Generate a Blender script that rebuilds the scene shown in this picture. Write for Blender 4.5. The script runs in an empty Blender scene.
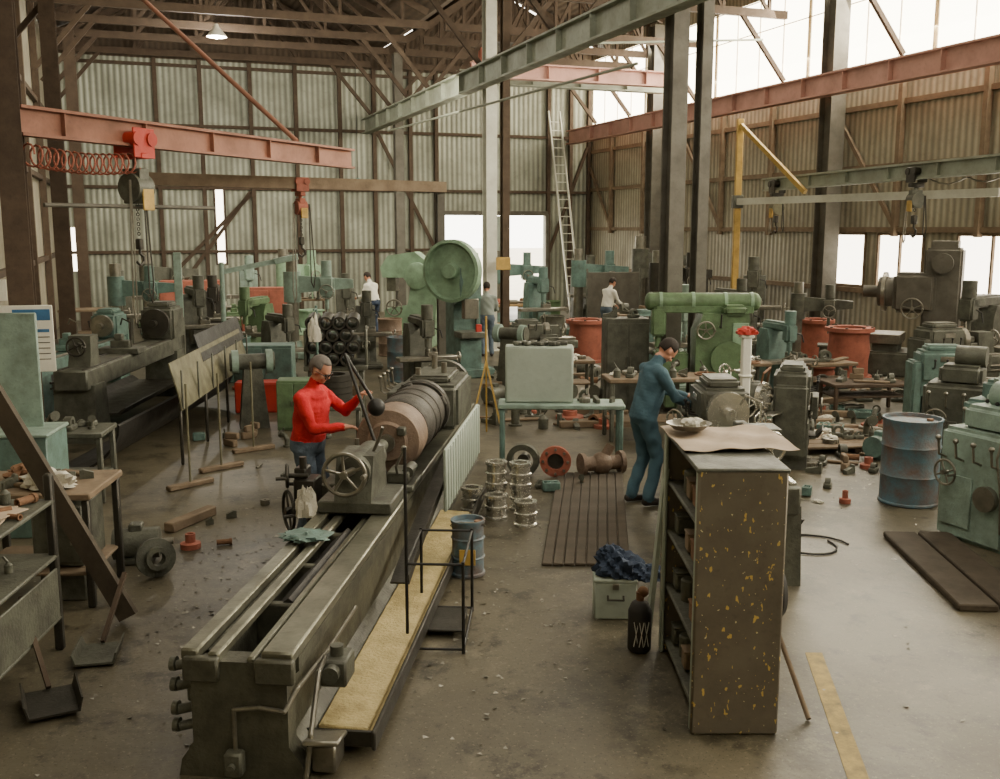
import bpy,bmesh,math,random
from mathutils import Vector as V, Matrix as Mx
R=random.Random(7)
D=bpy.data
SC=bpy.context.scene.collection
def srgb(h):
    h=h.lstrip('#'); o=[]
    for i in (0,2,4):
        c=int(h[i:i+2],16)/255
        o.append(c/12.92 if c<=.04045 else ((c+.055)/1.055)**2.4)
    return (*o,1)
MATS={}
def mat(k,col,rough=.55,metal=0.,dirt=.5,scale=5,dcol='#2b241c',bump=.15,fleck=None,wave=None,emit=0,detail=8,stain=None):
    m=D.materials.new(k); m.use_nodes=True; nt=m.node_tree; N=nt.nodes; L=nt.links
    bs=N['Principled BSDF']; tc=N.new('ShaderNodeTexCoord')
    def mix(fac,a,b,typ='MIX'):
        x=N.new('ShaderNodeMix'); x.data_type='RGBA'; x.blend_type=typ
        for s,v in ((x.inputs[0],fac),(x.inputs[6],a),(x.inputs[7],b)):
            if hasattr(v,'links'): L.new(v,s)
            else: s.default_value=v
        return x.outputs[2]
    def noise(sc,det=6,rg=.6,vec=None,w=0):
        n=N.new('ShaderNodeTexNoise'); n.inputs['Scale'].default_value=sc; n.inputs['Detail'].default_value=det
        n.inputs['Roughness'].default_value=rg; L.new(vec or tc.outputs['Object'],n.inputs['Vector'])
        if w: n.noise_dimensions='4D'; n.inputs['W'].default_value=w
        return n.outputs['Fac']
    def ramp(f,a,b):
        r=N.new('ShaderNodeMapRange'); r.inputs[1].default_value=a; r.inputs[2].default_value=b
        L.new(f,r.inputs[0]); return r.outputs[0]
    def mul(a,b):
        r=N.new('ShaderNodeMath'); r.operation='MULTIPLY'
        L.new(a,r.inputs[0])
        if hasattr(b,'links'): L.new(b,r.inputs[1])
        else: r.inputs[1].default_value=b
        return r.outputs[0]
    n1=noise(scale,detail); f=mul(ramp(n1,.38,.72),dirt)
    c=mix(f,srgb(col),srgb(dcol))
    n2=noise(scale*7,4); c=mix(mul(ramp(n2,.55,.75),dirt*.6),c,srgb(dcol))
    hgt=n2
    if stain:
        c=mix(mul(ramp(noise(.9,8,.75,w=3),.5,.6),.85),c,srgb(stain[0]))
        c=mix(mul(ramp(noise(2.6,8,.75,w=7),.54,.62),.8),c,srgb(stain[1]))
        c=mix(mul(ramp(noise(1.7,9,.8,w=2),.56,.66),.6),c,srgb(stain[2]))
        c=mix(mul(ramp(noise(34,3,.7,w=9),.58,.66),.65),c,srgb(stain[2]))
        c=mix(mul(ramp(noise(55,2,.6,w=5),.6,.66),.75),c,srgb(stain[1]))
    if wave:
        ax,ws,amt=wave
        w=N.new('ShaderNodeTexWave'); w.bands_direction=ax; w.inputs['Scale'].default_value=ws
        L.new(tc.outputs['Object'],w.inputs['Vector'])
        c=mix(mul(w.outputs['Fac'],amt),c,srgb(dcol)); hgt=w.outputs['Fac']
    if fleck:
        mp=N.new('ShaderNodeMapping'); mp.inputs['Scale'].default_value=(1,1,.55); L.new(tc.outputs['Object'],mp.inputs[0])
        nf=noise(34,2,.5,mp.outputs[0]); c=mix(ramp(nf,.665,.68),c,srgb(fleck))
        nf=noise(40,2,.5,w=4); c=mix(ramp(nf,.7,.715),c,srgb('#d9cf9f'))
    L.new(c,bs.inputs['Base Color'])
    bs.inputs['Metallic'].default_value=metal
    rr=N.new('ShaderNodeMapRange'); rr.inputs[3].default_value=max(.08,rough-.15); rr.inputs[4].default_value=min(1,rough+.2)
    L.new(n1,rr.inputs[0]); L.new(rr.outputs[0],bs.inputs['Roughness'])
    if bump:
        b=N.new('ShaderNodeBump'); b.inputs['Strength'].default_value=bump; b.inputs['Distance'].default_value=.02
        L.new(hgt,b.inputs['Height']); L.new(b.outputs[0],bs.inputs['Normal'])
    if emit:
        bs.inputs['Emission Color'].default_value=srgb(col); bs.inputs['Emission Strength'].default_value=emit
    MATS[k]=m
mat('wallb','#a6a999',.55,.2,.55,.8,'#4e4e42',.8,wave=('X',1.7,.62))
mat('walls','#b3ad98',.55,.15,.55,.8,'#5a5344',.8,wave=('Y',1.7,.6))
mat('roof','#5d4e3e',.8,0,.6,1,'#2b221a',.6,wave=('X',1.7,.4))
mat('timber','#4c3d2f',.85,0,.5,4,'#261d15')
mat('timberl','#7c6a55',.8,0,.5,4,'#3d3226')
mat('mullion','#e6dcc6',.7,0,.2,4,'#b5a990')
mat('plank','#4e4437',.85,0,.6,3,'#272018')
mat('newwood','#9c8158',.8,0,.5,4,'#54432d')
mat('colgrey','#5d594f',.6,.1,.6,3,'#332d25')
mat('railgrey','#949a8b',.55,.1,.5,2,'#57523f')
mat('railpink','#b98d80',.6,.05,.45,2,'#705048')
mat('beamred','#96644f',.6,.05,.5,2,'#4d352a')
mat('whitesteel','#cdcdc0',.5,.1,.3,3,'#7a7363')
mat('steel','#908c80',.32,.8,.5,6,'#3c362f')
mat('chrome','#d5d2c8',.2,.85,.3,9,'#6b665c',.1)
mat('bedsteel','#7d7c6c',.33,.6,.65,3,'#37332a')
mat('darksteel','#403d36',.45,.5,.5,6,'#1d1a16')
mat('rollsteel','#403b33',.55,.2,.7,9,'#1d1914',.5)
mat('black','#201e1b',.5,.1,.4,6,'#0e0d0b')
mat('castgrey','#5c5d51',.5,.15,.75,5,'#26211b',.3)
mat('lathegrey','#565548',.5,.15,.75,5,'#231f18',.3)
mat('turq','#627d75',.5,0,.65,5,'#30322c',.25)
mat('turql','#889d91',.5,0,.55,5,'#424338',.25)
mat('green','#5d7652',.5,0,.65,5,'#2c3123',.25)
mat('greenl','#84a085',.5,0,.5,5,'#45503f',.25)
mat('blue','#3a6f9c',.5,0,.4,4,'#25344a')
mat('drumblue','#56727e',.55,0,.95,5,'#664734',.3)
mat('rustred','#a15c49',.7,0,.6,4,'#563327')
mat('red','#b5301f',.55,0,.3,5,'#5b1c14')
mat('yellow','#b8964a',.55,0,.5,5,'#5f4b22')
mat('olive','#757159',.55,.2,.6,5,'#3a3629')
mat('tarp','#c4b17c',.6,0,.65,6,'#7d6c42',.7)
mat('tan','#7f6a59',.6,.0,.6,7,'#43352a',.5)
mat('white','#dedbce',.6,0,.2,5,'#a09a88')
mat('cloth','#cfcabb',.9,0,.3,5,'#8f8978',.6)
mat('paper','#b09d88',.8,0,.5,3,'#80705d')
mat('dkcloth','#28354a',.9,0,.3,6,'#131a26',.4)
mat('palegrey','#a4aea2',.5,.1,.35,2,'#6f766c')
mat('cabinet','#736b5d',.5,.2,.5,3,'#4a4237',.1,fleck='#d0b25e')
mat('rust','#7d5a40',.8,0,.6,8,'#43301f')
mat('floor','#615a49',.42,0,.8,.4,'#3f392c',.4,detail=12,stain=('#393427','#292419','#857c68'))
mat('rubber','#2b2825',.7,0,.4,5,'#151310')
mat('skin','#bb856b',.55,0,.1,5,'#9a6450',0)
mat('redwool','#c21c22',.95,0,.3,2.5,'#7d0f14',.8)
mat('denim','#55626f',.9,0,.3,2.5,'#39434f',.7)
mat('overall','#3f5a66',.9,0,.2,2.5,'#2d434e',.5)
mat('hairgrey','#6b645e',.9,0,.3,30,'#46413c',.3)
mat('hairdark','#2a211a',.9,0,.3,30,'#15100c',.3)
mat('shoe','#2a211b',.6,0,.2,8,'#120e0b')
mat('shirtw','#d3d0c4',.9,0,.2,8,'#97917f',.2)
mat('shirtg','#7f8780',.9,0,.2,8,'#565c56',.2)
mat('eye','#2a2420',.2,0,0,5)
mat('pane','#fff3d6',.4,0,0,1,'#fff3d6',0,emit=13)
mat('panelow','#fff3dc',.4,0,0,1,'#fff3dc',0,emit=8)
mat('bulb','#fff4dd',.4,0,0,1,'#fff4dd',0,emit=25)
mat('line','#b39b5c',.7,0,.9,9,'#615a49',0)
mat('ground','#cfc5b2',.9,0,.2,1)
def Q(d): return V(d).normalized().to_track_quat('Z','Y').to_matrix().to_4x4()
ALL=[]
class B:
    def __init__(s,name,m,par=None,loc=(0,0,0),rot=0,label=None,cat=None,group=None,kind=None,empty=False):
        s.name=name;s.m=m;s.par=par;s.loc=loc;s.rot=rot;s.label=label;s.cat=cat;s.group=group;s.kind=kind;s.empty=empty
        s.bm=None if empty else bmesh.new(); s.obj=None; ALL.append(s)
    def part(s,name,m,label=None): return B(name,m,par=s,label=label)
    def _x(s,vs,M): bmesh.ops.transform(s.bm,matrix=M,verts=vs)
    def box(s,c,d,r=(0,0,0),bev=.012):
        g=bmesh.ops.create_cube(s.bm,size=1); vs=g['verts']
        s._x(vs,Mx.Diagonal((d[0],d[1],d[2],1)))
        b=min(bev,min(d)*.3)
        if b>.0015:
            es=list({e for v in vs for e in v.link_edges})
            rr=bmesh.ops.bevel(s.bm,geom=es,offset=b,segments=1 if b<.03 else 3,affect='EDGES',clamp_overlap=True)
            vs=list({v for f in rr['faces'] for v in f.verts})
        M=Mx.Translation(c)@Mx.Rotation(r[2],4,'Z')@Mx.Rotation(r[1],4,'Y')@Mx.Rotation(r[0],4,'X')
        s._x(vs,M); return s
    def bar(s,p,q,w,h,bev=.006):
        p=V(p);q=V(q);d=q-p;L=d.length
        g=bmesh.ops.create_cube(s.bm,size=1); vs=g['verts']
        z=d.normalized(); up=V((0,0,1)) if abs(z.z)<.95 else V((0,1,0))
        x=z.cross(up).normalized(); y=x.cross(z)
        M=Mx((( x.x*w,y.x*h,z.x*L,(p.x+q.x)/2),(x.y*w,y.y*h,z.y*L,(p.y+q.y)/2),(x.z*w,y.z*h,z.z*L,(p.z+q.z)/2),(0,0,0,1)))
        s._x(vs,M); return s
    def cyl(s,p,q,r,r2=None,n=20):
        p=V(p);q=V(q);d=q-p
        g=bmesh.ops.create_cone(s.bm,cap_ends=True,segments=n,radius1=r,radius2=r if r2 is None else r2,depth=d.length)
        s._x(g['verts'],Mx.Translation((p+q)/2)@Q(d)); return s
    def sph(s,c,r,sc=(1,1,1),n=14):
        g=bmesh.ops.create_uvsphere(s.bm,u_segments=n,v_segments=max(6,n//2+2),radius=r)
        s._x(g['verts'],Mx.Translation(c)@Mx.Diagonal((*sc,1))); return s
    def crumple(s,c,rx,ry,rz,n=26,seed=1):
        rr=random.Random(seed); ph=[rr.uniform(0,6.28) for _ in range(6)]
        g=bmesh.ops.create_uvsphere(s.bm,u_segments=n,v_segments=n//2,radius=1)
        for v in g['verts']:
            p=v.co.copy(); k=1+.16*math.sin(5*p.x+ph[0])*math.sin(6*p.y+ph[1])+.12*math.sin(11*p.x+8*p.z+ph[2])+.1*math.sin(13*p.y-7*p.x+ph[3])+.06*math.sin(23*p.x+19*p.y+ph[4])
            z=p.z*k; v.co=V((c[0]+p.x*k*rx,c[1]+p.y*k*ry,c[2]+max(z,-.25)*rz))
        return s
    def rev(s,prof,c=(0,0,0),d=(0,0,1),n=28):
        M=Mx.Translation(c)@Q(d); rings=[]
        for r,h in prof:
            rings.append([s.bm.verts.new(M@V((max(r,.0005)*math.cos(2*math.pi*i/n),max(r,.0005)*math.sin(2*math.pi*i/n),h))) for i in range(n)])
        for a,b in zip(rings,rings[1:]):
            for i in range(n): s.bm.faces.new((a[i],a[(i+1)%n],b[(i+1)%n],b[i]))
        if prof[0]!=prof[-1]:
            s.bm.faces.new(rings[0][::-1]); s.bm.faces.new(rings[-1])
        return s
    def tor(s,c,d,Rr,r,n=24,m=8):
        return s.rev([(Rr+r*math.cos(2*math.pi*j/m),r*math.sin(2*math.pi*j/m)) for j in range(m)]+[(Rr+r,0.)],c,d,n)
    def prism(s,pts,pl,lo,hi):
        f={'xz':lambda u,v,w:(u,w,v),'yz':lambda u,v,w:(w,u,v),'xy':lambda u,v,w:(u,v,w)}[pl]
        a=[s.bm.verts.new(f(u,v,lo)) for u,v in pts]; b=[s.bm.verts.new(f(u,v,hi)) for u,v in pts]; n=len(pts)
        for i in range(n): s.bm.faces.new((a[i],a[(i+1)%n],b[(i+1)%n],b[i]))
        s.bm.faces.new(a[::-1]); s.bm.faces.new(b); return s
    def pipe(s,pts,r,n=8):
        for p,q in zip(pts,pts[1:]): s.cyl(p,q,r,n=n)
        for p in pts[1:-1]: s.sph(p,r*1.02,n=8)
        return s
    def wheel(s,c,d,Rr,r=.014,sp=4,knob=True):
        s.tor(c,d,Rr,r,24,8); M=Mx.Translation(c)@Q(d)
        s.cyl(M@V((0,0,-.03)),M@V((0,0,.03)),Rr*.2,n=12)
        for i in range(sp):
            a=i*2*math.pi/sp+.4; s.cyl(c,M@V((Rr*math.cos(a),Rr*math.sin(a),0)),r*.7,n=6)
        if knob: s.cyl(M@V((Rr,0,0)),M@V((Rr,0,.09)),r*1.1,n=8)
        return s
def thing(name,label,cat,loc,rot=0,group=None): return B(name,None,loc=loc,rot=rot,label=label,cat=cat,group=group,empty=True)
def solo(name,m,label,cat,loc=(0,0,0),rot=0,group=None): return B(name,m,loc=loc,rot=rot,label=label,cat=cat,group=group)
def struct(name,m,rot=0,loc=(0,0,0),par=None): return B(name,m,rot=rot,loc=loc,kind='structure',par=par)
BR=math.radians(19.9); CB,SB=math.cos(BR),math.sin(BR)
def W(b,a,z=0): return (b*CB-a*SB,b*SB+a*CB,z)
def finish():
    for s in ALL:
        if s.empty:
            o=D.objects.new(s.name,None); o.empty_display_size=.2
        else:
            bmesh.ops.recalc_face_normals(s.bm,faces=s.bm.faces)
            me=D.meshes.new(s.name); s.bm.to_mesh(me); s.bm.free()
            me.materials.append(MATS[s.m])
            me.polygons.foreach_set('use_smooth',[True]*len(me.polygons)); me.set_sharp_from_angle(angle=.65)
            o=D.objects.new(s.name,me)
        SC.objects.link(o); s.obj=o
        if s.par is not None: o.parent=s.par.obj
        else: o.location=s.loc; o.rotation_euler=(0,0,s.rot)
        if s.label: o['label']=s.label
        if s.cat and s.par is None: o['category']=s.cat
        if s.group: o['group']=s.group
        if s.kind and s.par is None: o['kind']=s.kind

# ================= ROOM =================
AB=35.4; BL=-2.3; BRt=16.5; A0=-4
f=struct('floor','floor',BR); f.box(((BL+BRt)/2,(AB+A0)/2,-.1),(BRt-BL+.6,AB-A0+.6,.2),bev=0)
g=struct('trim_1','ground'); g.box((0,60,-.3),(200,200,.2),bev=0)
def wallrect(b,u0,u1,z0,z1,holes,fixed,along):
    holes=sorted(holes); u=u0
    def bx(ua,ub,za,zb):
        if ub-ua<.01 or zb-za<.01: return
        if along=='b': b.box(((ua+ub)/2,fixed,(za+zb)/2),(ub-ua,.15,zb-za),bev=0)
        else: b.box((fixed,(ua+ub)/2,(za+zb)/2),(.15,ub-ua,zb-za),bev=0)
    for ha,hb,hz0,hz1 in holes:
        bx(u,ha,z0,z1); bx(ha,hb,z0,hz0); bx(ha,hb,hz1,z1); u=hb
    bx(u,u1,z0,z1)
wb=struct('wall_back','wallb',BR)
slits=[(-1.9,-1.65,1.6,3.0),(2.65,2.9,1.8,4.3)]
wallrect(wb,BL-.15,BRt+.15,0,8.4,slits+[(10.5,14.6,0,3.45)],AB+.075,'b')
g=struct('wall_gable','roof',BR)
g.prism([(BL-.15,8.4),(8.1,8.4),(8.1,8.9),(2.9,11.2),(BL-.15,8.9)],'xz',AB,AB+.15)
g.prism([(8.1,8.4),(BRt+.15,8.4),(BRt+.15,9.5),(12.3,11.5),(8.1,8.9)],'xz',AB,AB+.15)
wl=struct('wall_left','walls',BR); wallrect(wl,A0,AB,0,8.95,[],BL-.075,'a')
wins=[(2.5,5.3),(6.3,9.2),(10.2,13),(14.1,16.9),(17.9,19.35),(19.8,20.9)]
wr=struct('wall_right','walls',BR)
wallrect(wr,A0,AB,0,6.55,[(a,b,1.6,2.85) for a,b in wins],BRt+.075,'a')
g=struct('wall_upper_right','walls',BR); g.box((BRt+.075,(A0+AB)/2,9.4),(.15,AB-A0,.5),bev=0)
g=struct('wall_near','walls',BR); g.box(((BL+BRt)/2,A0-.1,4.5),(BRt-BL,.15,9),bev=0)
n=1
for a,b in wins:
    w=struct('window_%d'%n,'panelow',BR); n+=1
    w.box((BRt+.06,(a+b)/2,2.22),(.03,b-a,1.25),bev=0)
    fr=w.part('window_frame','timberl'); 
    k=max(1,round((b-a)/.9))
    for i in range(k+1): fr.box((BRt-.01,a+(b-a)*i/k,2.22),(.06,.05,1.27),bev=0)
    for z in (1.6,2.85): fr.box((BRt-.01,(a+b)/2,z),(.06,b-a,.06),bev=0)
a=A0
while a<AB-1:
    b=min(a+4.4,AB); w=struct('window_%d'%n,'pane',BR); n+=1
    w.box((BRt+.06,(a+b)/2,7.85),(.03,b-a-.12,2.6),bev=0)
    fr=w.part('window_frame','mullion')
    for i in range(5): fr.box((BRt+.03,a+(b-a)*i/4,7.85),(.03,.022 if i%4 else .12,2.65),bev=0)
    for z in (6.58,8.3,9.12): fr.box((BRt+.03,(a+b)/2,z),(.03,b-a,.025),bev=0)
    a=b
for ha,hb,z0,z1 in slits:
    w=struct('window_%d'%n,'panelow',BR); n+=1
    w.box(((ha+hb)/2,AB+.08,(z0+z1)/2),(hb-ha,.03,z1-z0),bev=0)
    w.part('window_frame','timber').box((ha-.04,AB-.03,(z0+z1)/2),(.06,.08,z1-z0+.1),bev=0).box((hb+.04,AB-.03,(z0+z1)/2),(.06,.08,z1-z0+.1),bev=0)
w=struct('door_1','palegrey',BR)
w.box((12.65,AB-.12,1.72),(.8,.06,3.4)); 
w.part('door_frame','colgrey').box((10.45,AB-.1,1.75),(.14,.2,3.5)).box((12.5,AB-.12,3.52),(4.3,.2,.16)).box((14.65,AB-.1,1.75),(.12,.16,3.5))
c=struct('ceiling','roof',BR)
for (b0,z0),(b1,z1) in (((BL-.15,8.95),(2.9,11.2)),((2.9,11.2),(8.1,8.9)),((8.1,8.9),(12.3,11.6)),((12.3,11.6),(BRt+.15,9.65))):
    c.prism([(b0,z0),(b1,z1),(b1,z1+.1),(b0,z0+.1)],'xz',A0,AB+.15)
g=struct('trim_2','timber',BR)
for z in (2.2,4.3,6.3,8.2): g.box(((BL+BRt)/2 if z>3.6 else (BL+10.4)/2,AB-.07,z),((BRt-BL) if z>3.6 else 10.4-BL,.1,.1),bev=0)
for i,b in enumerate([-2.15,.9,2.3,3.9,5.4,6.9,8.1,9.4,10.35,14.7,15.6,16.35]): g.box((b,AB-.1,4.2),(.13,.14,8.4),bev=0)
for b0,z0,b1,z1 in ((.9,.4,3.8,4.2),(3.9,4.2,.9,1.2),(8.2,6.3,10.3,2.2),(14.7,2,16.3,6)):
    g.bar((b0,AB-.12,z0),(b1,AB-.12,z1),.06,.12)
g=struct('trim_3','timber',BR)
for z in (2.2,4.3,6.3): g.box((BL+.07,(A0+AB)/2,z),(.12,AB-A0,.12),bev=0)
for i in range(9): g.box((BL+.1,1.0+i*4.1,4.4),(.16,.2,8.8),bev=0)
g=struct('trim_4','timberl',BR)
for z in (1.5,2.95,4.4,5.8): g.box((BRt-.05,(A0+AB)/2,z),(.1,AB-A0,.12),bev=0)
for i in range(14):
    a=1.6+i*2.45
    g.box((BRt-.1,a,4.6),(.14,.12,3.6),bev=0)
    if i%3==1: g.bar((BRt-.1,a,3),(BRt-.1,a+2.3,5.8),.07,.1)
def truss(a,b0,b1,zr,ze0,ze1,lab):
    t=thing('roof_truss',lab,'roof truss',W(b0,a),BR,'timber roof trusses')
    w=b1-b0; zb=8.45; m=(w)/2 if b0<5 else 4.2
    t.part('bottom_chord','timber').box((w/2,0,zb),(w-.3,.12,.2),bev=0)
    t.part('top_chord','timber').bar((.15,0,ze0-.12),(m,0,zr-.15),.12,.18); t.part('top_chord','timber').bar((m,0,zr-.15),(w-.15,0,ze1-.12),.12,.18)
    wbm=t.part('web_member','timber'); k=6
    def zt(x): return (ze0+(zr-ze0)*x/m if x<m else zr+(ze1-zr)*(x-m)/(w-m))-.2
    for i in range(k):
        x=w*(i+.5)/k
        wbm.bar((x,0,zb),(x,0,zt(x)),.08,.09)
        if i<k-1: wbm.bar((x,0,zb),((i+1.5)*w/k,0,zt((i+1.5)*w/k)),.07,.08) if i<k/2 else wbm.bar((x,0,zt(x)),((i+1.5)*w/k,0,zb),.07,.08)
    t.part('knee_brace','timber').bar((.15,0,6.8),(1.5,0,8.4),.09,.11); t.part('knee_brace','timber').bar((w-.15,0,6.8),(w-1.5,0,8.4),.09,.11)
for a in (5.5,9.9,14.3,18.7,23.1,27.5,29.7,31.9,34.6):
    truss(a,BL+.1,8.0,11.2,8.95,8.9,'dark timber roof truss spanning the lathe bay')
    truss(a,8.2,BRt-.05,11.6,8.9,9.65,'dark timber roof truss beside the clerestory windows')
for i,b in enumerate([-1.2,.3,1.8,4.0,5.5,7.0,9.6,11.0,13.8,15.3]):
    z=8.95+(b-BL)/(2.9-BL)*2.25 if b<2.9 else (11.2-(b-2.9)/5.2*2.3 if b<8.1 else (8.9+(b-8.1)/4.2*2.7 if b<12.3 else 11.6-(b-12.3)/4.2*1.95))
    s=solo('roof_purlin','timber','long timber purlin under the corrugated roof','beam',W(b,A0),BR,'roof purlins')
    s.box((0,(AB-A0)/2,z-.1),(.1,AB-A0-.1,.16),bev=0)
def icol(name,loc,rot,h,w,m,lab,grp=None):
    t=thing(name,lab,'column',loc,rot,grp)
    p=t.part('shaft',m); p.box((0,0,h/2),(w*.35,w,h),bev=0); p.box((0,w/2,h/2),(w,.03,h),bev=0); p.box((0,-w/2,h/2),(w,.03,h),bev=0)
    t.part('base_plate',m).box((0,0,.02),(w*1.7,w*1.7,.04)); return t
for a in (5.5,14.3,23.1,31.9):
    icol('crane_column',W(8.1,a),BR,8.4,.27,'colgrey' if a!=23.1 else 'whitesteel','steel column carrying the middle crane rail','middle row columns')
icol('crane_column',W(8.72,14.5),BR,8.4,.19,'colgrey','slimmer grey column standing beside its neighbour','middle row columns')
icol('crane_column',W(8.6,23.4),BR,8.4,.18,'timber','dark slim column beside the white one','middle row columns')
for a in (11.8,20.6,29.4): icol('crane_column',W(15.95,a),BR,9.3,.42,'colgrey','broad built-up column against the windowed wall','wall columns')
for a in (14.3,22.9,31.0): icol('crane_column',W(-1.4,a),BR,8.4,.3,'timber','brown column near the corrugated wall','wall columns')
def ibeam(name,b0,a0,b1,a1,z,h,w,m,lab,world=False,grp=None):
    p=V((b0,a0,z)) if world else V(W(b0,a0,z)); q=V((b1,a1,z)) if world else V(W(b1,a1,z)); d=q-p; L=d.length
    s=solo(name,m,lab,'beam',p,math.atan2(d.y,d.x),grp)
    s.box((L/2,0,h/2),(L,.03,h),bev=0); s.box((L/2,0,.02),(L,w,.04),bev=0); s.box((L/2,0,h-.02),(L,w,.04),bev=0)
    for i in range(int(L/1.5)): s.box((.7+i*1.5,0,h/2),(.02,w*.9,h-.06),bev=0)
    return s
ibeam('crane_rail',8.1-.35,A0+.3,8.1-.35,AB-.3,6.2,.5,.28,'railgrey','pale green-grey crane runway rail along the middle columns')
ibeam('crane_rail',8.1+.35,A0+.3,8.1+.35,AB-.3,6.5,.45,.2,'railgrey','higher pale crane runway rail for the other bay')
ibeam('crane_rail',15.45,A0+.3,15.45,AB-.3,6.05,.5,.3,'railpink','faded pink crane runway rail under the clerestory')
ibeam('crane_bridge',8.75,26.4,15.2,26.4,6.98,.42,.3,'railpink','faded pink bridge girder spanning the bay')
ibeam('crane_bridge',8.75,27.6,15.2,27.6,6.98,.36,.3,'railgrey','pale bridge girder parallel to the pink one')
t=thing('crane_trolley','dark red hoist trolley sitting on the bridge','crane trolley',W(9.8,27.0,7.41),BR)
t.part('trolley_frame','rustred').box((0,0,.1),(1.3,1.5,.16)); t.part('winch_drum','darksteel').cyl((-.4,-.1,.4),(.4,-.1,.4),.22); t.part('winch_motor','rustred').cyl((-.45,.45,.36),(.2,.45,.36),.18)
ibeam('jib_beam',-6.1,13.0,-2.96,20.3,4.15,.38,.2,'beamred','long rust-pink hoist beam running from the column',True)
s=solo('timber_beam','timberl','weathered horizontal timber beam carrying a small hoist','beam',(-6.6,18,3.75)); 
s.bar((0,0,.11),(5.4,4,.11),.18,.22)
icol('beam_post',(-1.3,22.1,0),.3,3.75,.16,'colgrey','slim post under the end of the timber beam')
s=solo('conduit_pipe','colgrey','thin horizontal pipe near the timber column','pipe',(-6.1,13.6,3.3)); s.cyl((0,0,0),(1.6,2.4,0),.03)
s=solo('tie_rod','beamred','diagonal tie rod holding up the hoist beam','rod',(-3.7,18.7,4.55)); s.cyl((0,0,0),(-4.6,2.6,4),.045)
s=solo('coiled_cable','rustred','coiled reddish power cable hanging along the beam','cable',(-6.05,13.0,3.92))
pts=[]; dr=V((3.14,7.3,0)).normalized(); sd=V((dr.y,-dr.x,0))
for i in range(15*12): 
    a=i*2*math.pi/12; pts.append(dr*(.05+i*.0105)+sd*(.14*math.cos(a))+V((0,0,.14*math.sin(a)-.06*math.sin(i/180*3.1))))
s.pipe(pts,.014,5)
def hoist(loc,rot,drop,m1,m2,lab,s=1.,hc=1.):
    t=thing('chain_hoist',lab,'hoist',loc,rot)
    t.part('trolley',m1).box((0,.13*s,.1),(.3*s,.03,.3*s)).box((0,-.13*s,.1),(.3*s,.03,.3*s)).cyl((-.1*s,-.16*s,.16),(-.1*s,.16*s,.16),.07*s).cyl((.1*s,-.16*s,.16),(.1*s,.16*s,.16),.07*s).box((0,0,-.08),(.12*s,.3*s,.08))
    t.part('hoist_body',m2).cyl((-.11*s,0,-.38*s),(.11*s,0,-.38*s),.15*s).box((0,0,-.36*s),(.14*s,.24*s,.36*s)).box((.0,0,-.17*s),(.05,.08,.2*s))
    t.part('hoist_cover','yellow').box((.02,-.14*s,-.5*s),(.16*s,.03,.22*s))
    ch=t.part('load_chain','darksteel'); k=int(drop/.07)
    for i in range(k): ch.tor((0,0,-.5*s-i*.07),(1,0,0) if i%2 else (0,1,0),.025,.009,8,5)
    z=-.5*s-drop
    t.part('hook','darksteel').box((0,0,z-.04),(.09,.09,.16)).pipe([(0,0,z-.1),(0,0,z-.18),(.07,0,z-.23),(.07,0,z-.3),(0,0,z-.35),(-.07,0,z-.3)],.02)
    t.part('hand_chain','darksteel').pipe([(.2,.05,-.3*s),(.21,.05,-.3*s-hc*1.1),(.26,.05,-.35*s-hc*1.15),(.3,.05,-.3*s-hc),(.22,.05,-.3*s)],.012,5)
    t.part('hand_chain','steel').pipe([(-.16,-.05,-.3*s),(-.17,-.05,-.3*s-hc*1.3),(-.21,-.05,-.33*s-hc*1.35),(-.24,-.05,-.3*s-hc*1.2),(-.18,-.05,-.3*s)],.012,5)
    return t
hoist((-5.3,14.86,4.1),1.16,.6,'red','castgrey','red trolley chain hoist with grimy grey and yellow body',1.4,1.5)
hoist((-3.92,19.98,3.73),.64,.5,'rustred','rustred','small rust-red hoist on the timber beam',.9,1.4)
t=thing('jib_crane','yellow-masted jib crane with diagonal brace','crane',(5.6,24,0))
t.part('mast','yellow').box((0,0,2.75),(.15,.15,5.5)); t.part('jib_arm','whitesteel').bar((0,-.1,3.6),(3.0,-6.5,3.6),.1,.15); t.part('diagonal_brace','yellow').bar((0,-.08,5.35),(.96,-2.1,3.75),.08,.1)
t.part('collar','castgrey').box((0,0,3.6),(.24,.24,.3))
ibeam('jib_beam',6.3,24.2,8.2,14.6,3.85,.3,.18,'railgrey','pale grey hoist beam crossing towards the windows',True)
hoist((7.47,18.3,3.83),-1.37,.2,'darksteel','castgrey','grey hoist on the pale beam',.9,.6)
hoist((6.42,23.6,3.83),-1.37,.1,'darksteel','olive','olive hoist with hook block on the pale beam',1.,.5)
s=solo('lifting_chain','steel','loose scalloped cable hanging under the pale beam','cable',(7.55,17.9,3.83))
pts=[(0.25*i*.19,-.25*i*.98,-.1*abs(math.sin(i*.8))) for i in range(13)]; s.pipe(pts,.013,5)
for p,q in (((3.4,16.4,6.9),(8.6,17.2,8.0)),((2.2,16.7,5.6),(-3.4,31.3,5.9)),((1.0,24.2,7.2),(6.8,27,7.8))):
    s=solo('tension_cable','railgrey','thin pale conduit strung between columns','conduit',p); s.cyl((0,0,0),V(q)-V(p),.028,n=8)
t=thing('ladder','tall pale ladder leaning near the corner','ladder',W(15.2,33.8),BR)
for x in (-.22,.22): t.part('stile','whitesteel').bar((x,0,0),(x-.5,1.0,7.2),.05,.08)
for i in range(22): t.part('rung','whitesteel').cyl((-.22-.5*i/22-.01,i/22,.3+i*.31),(.22-.5*i/22,i/22,.3+i*.31),.016,n=6)
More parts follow.
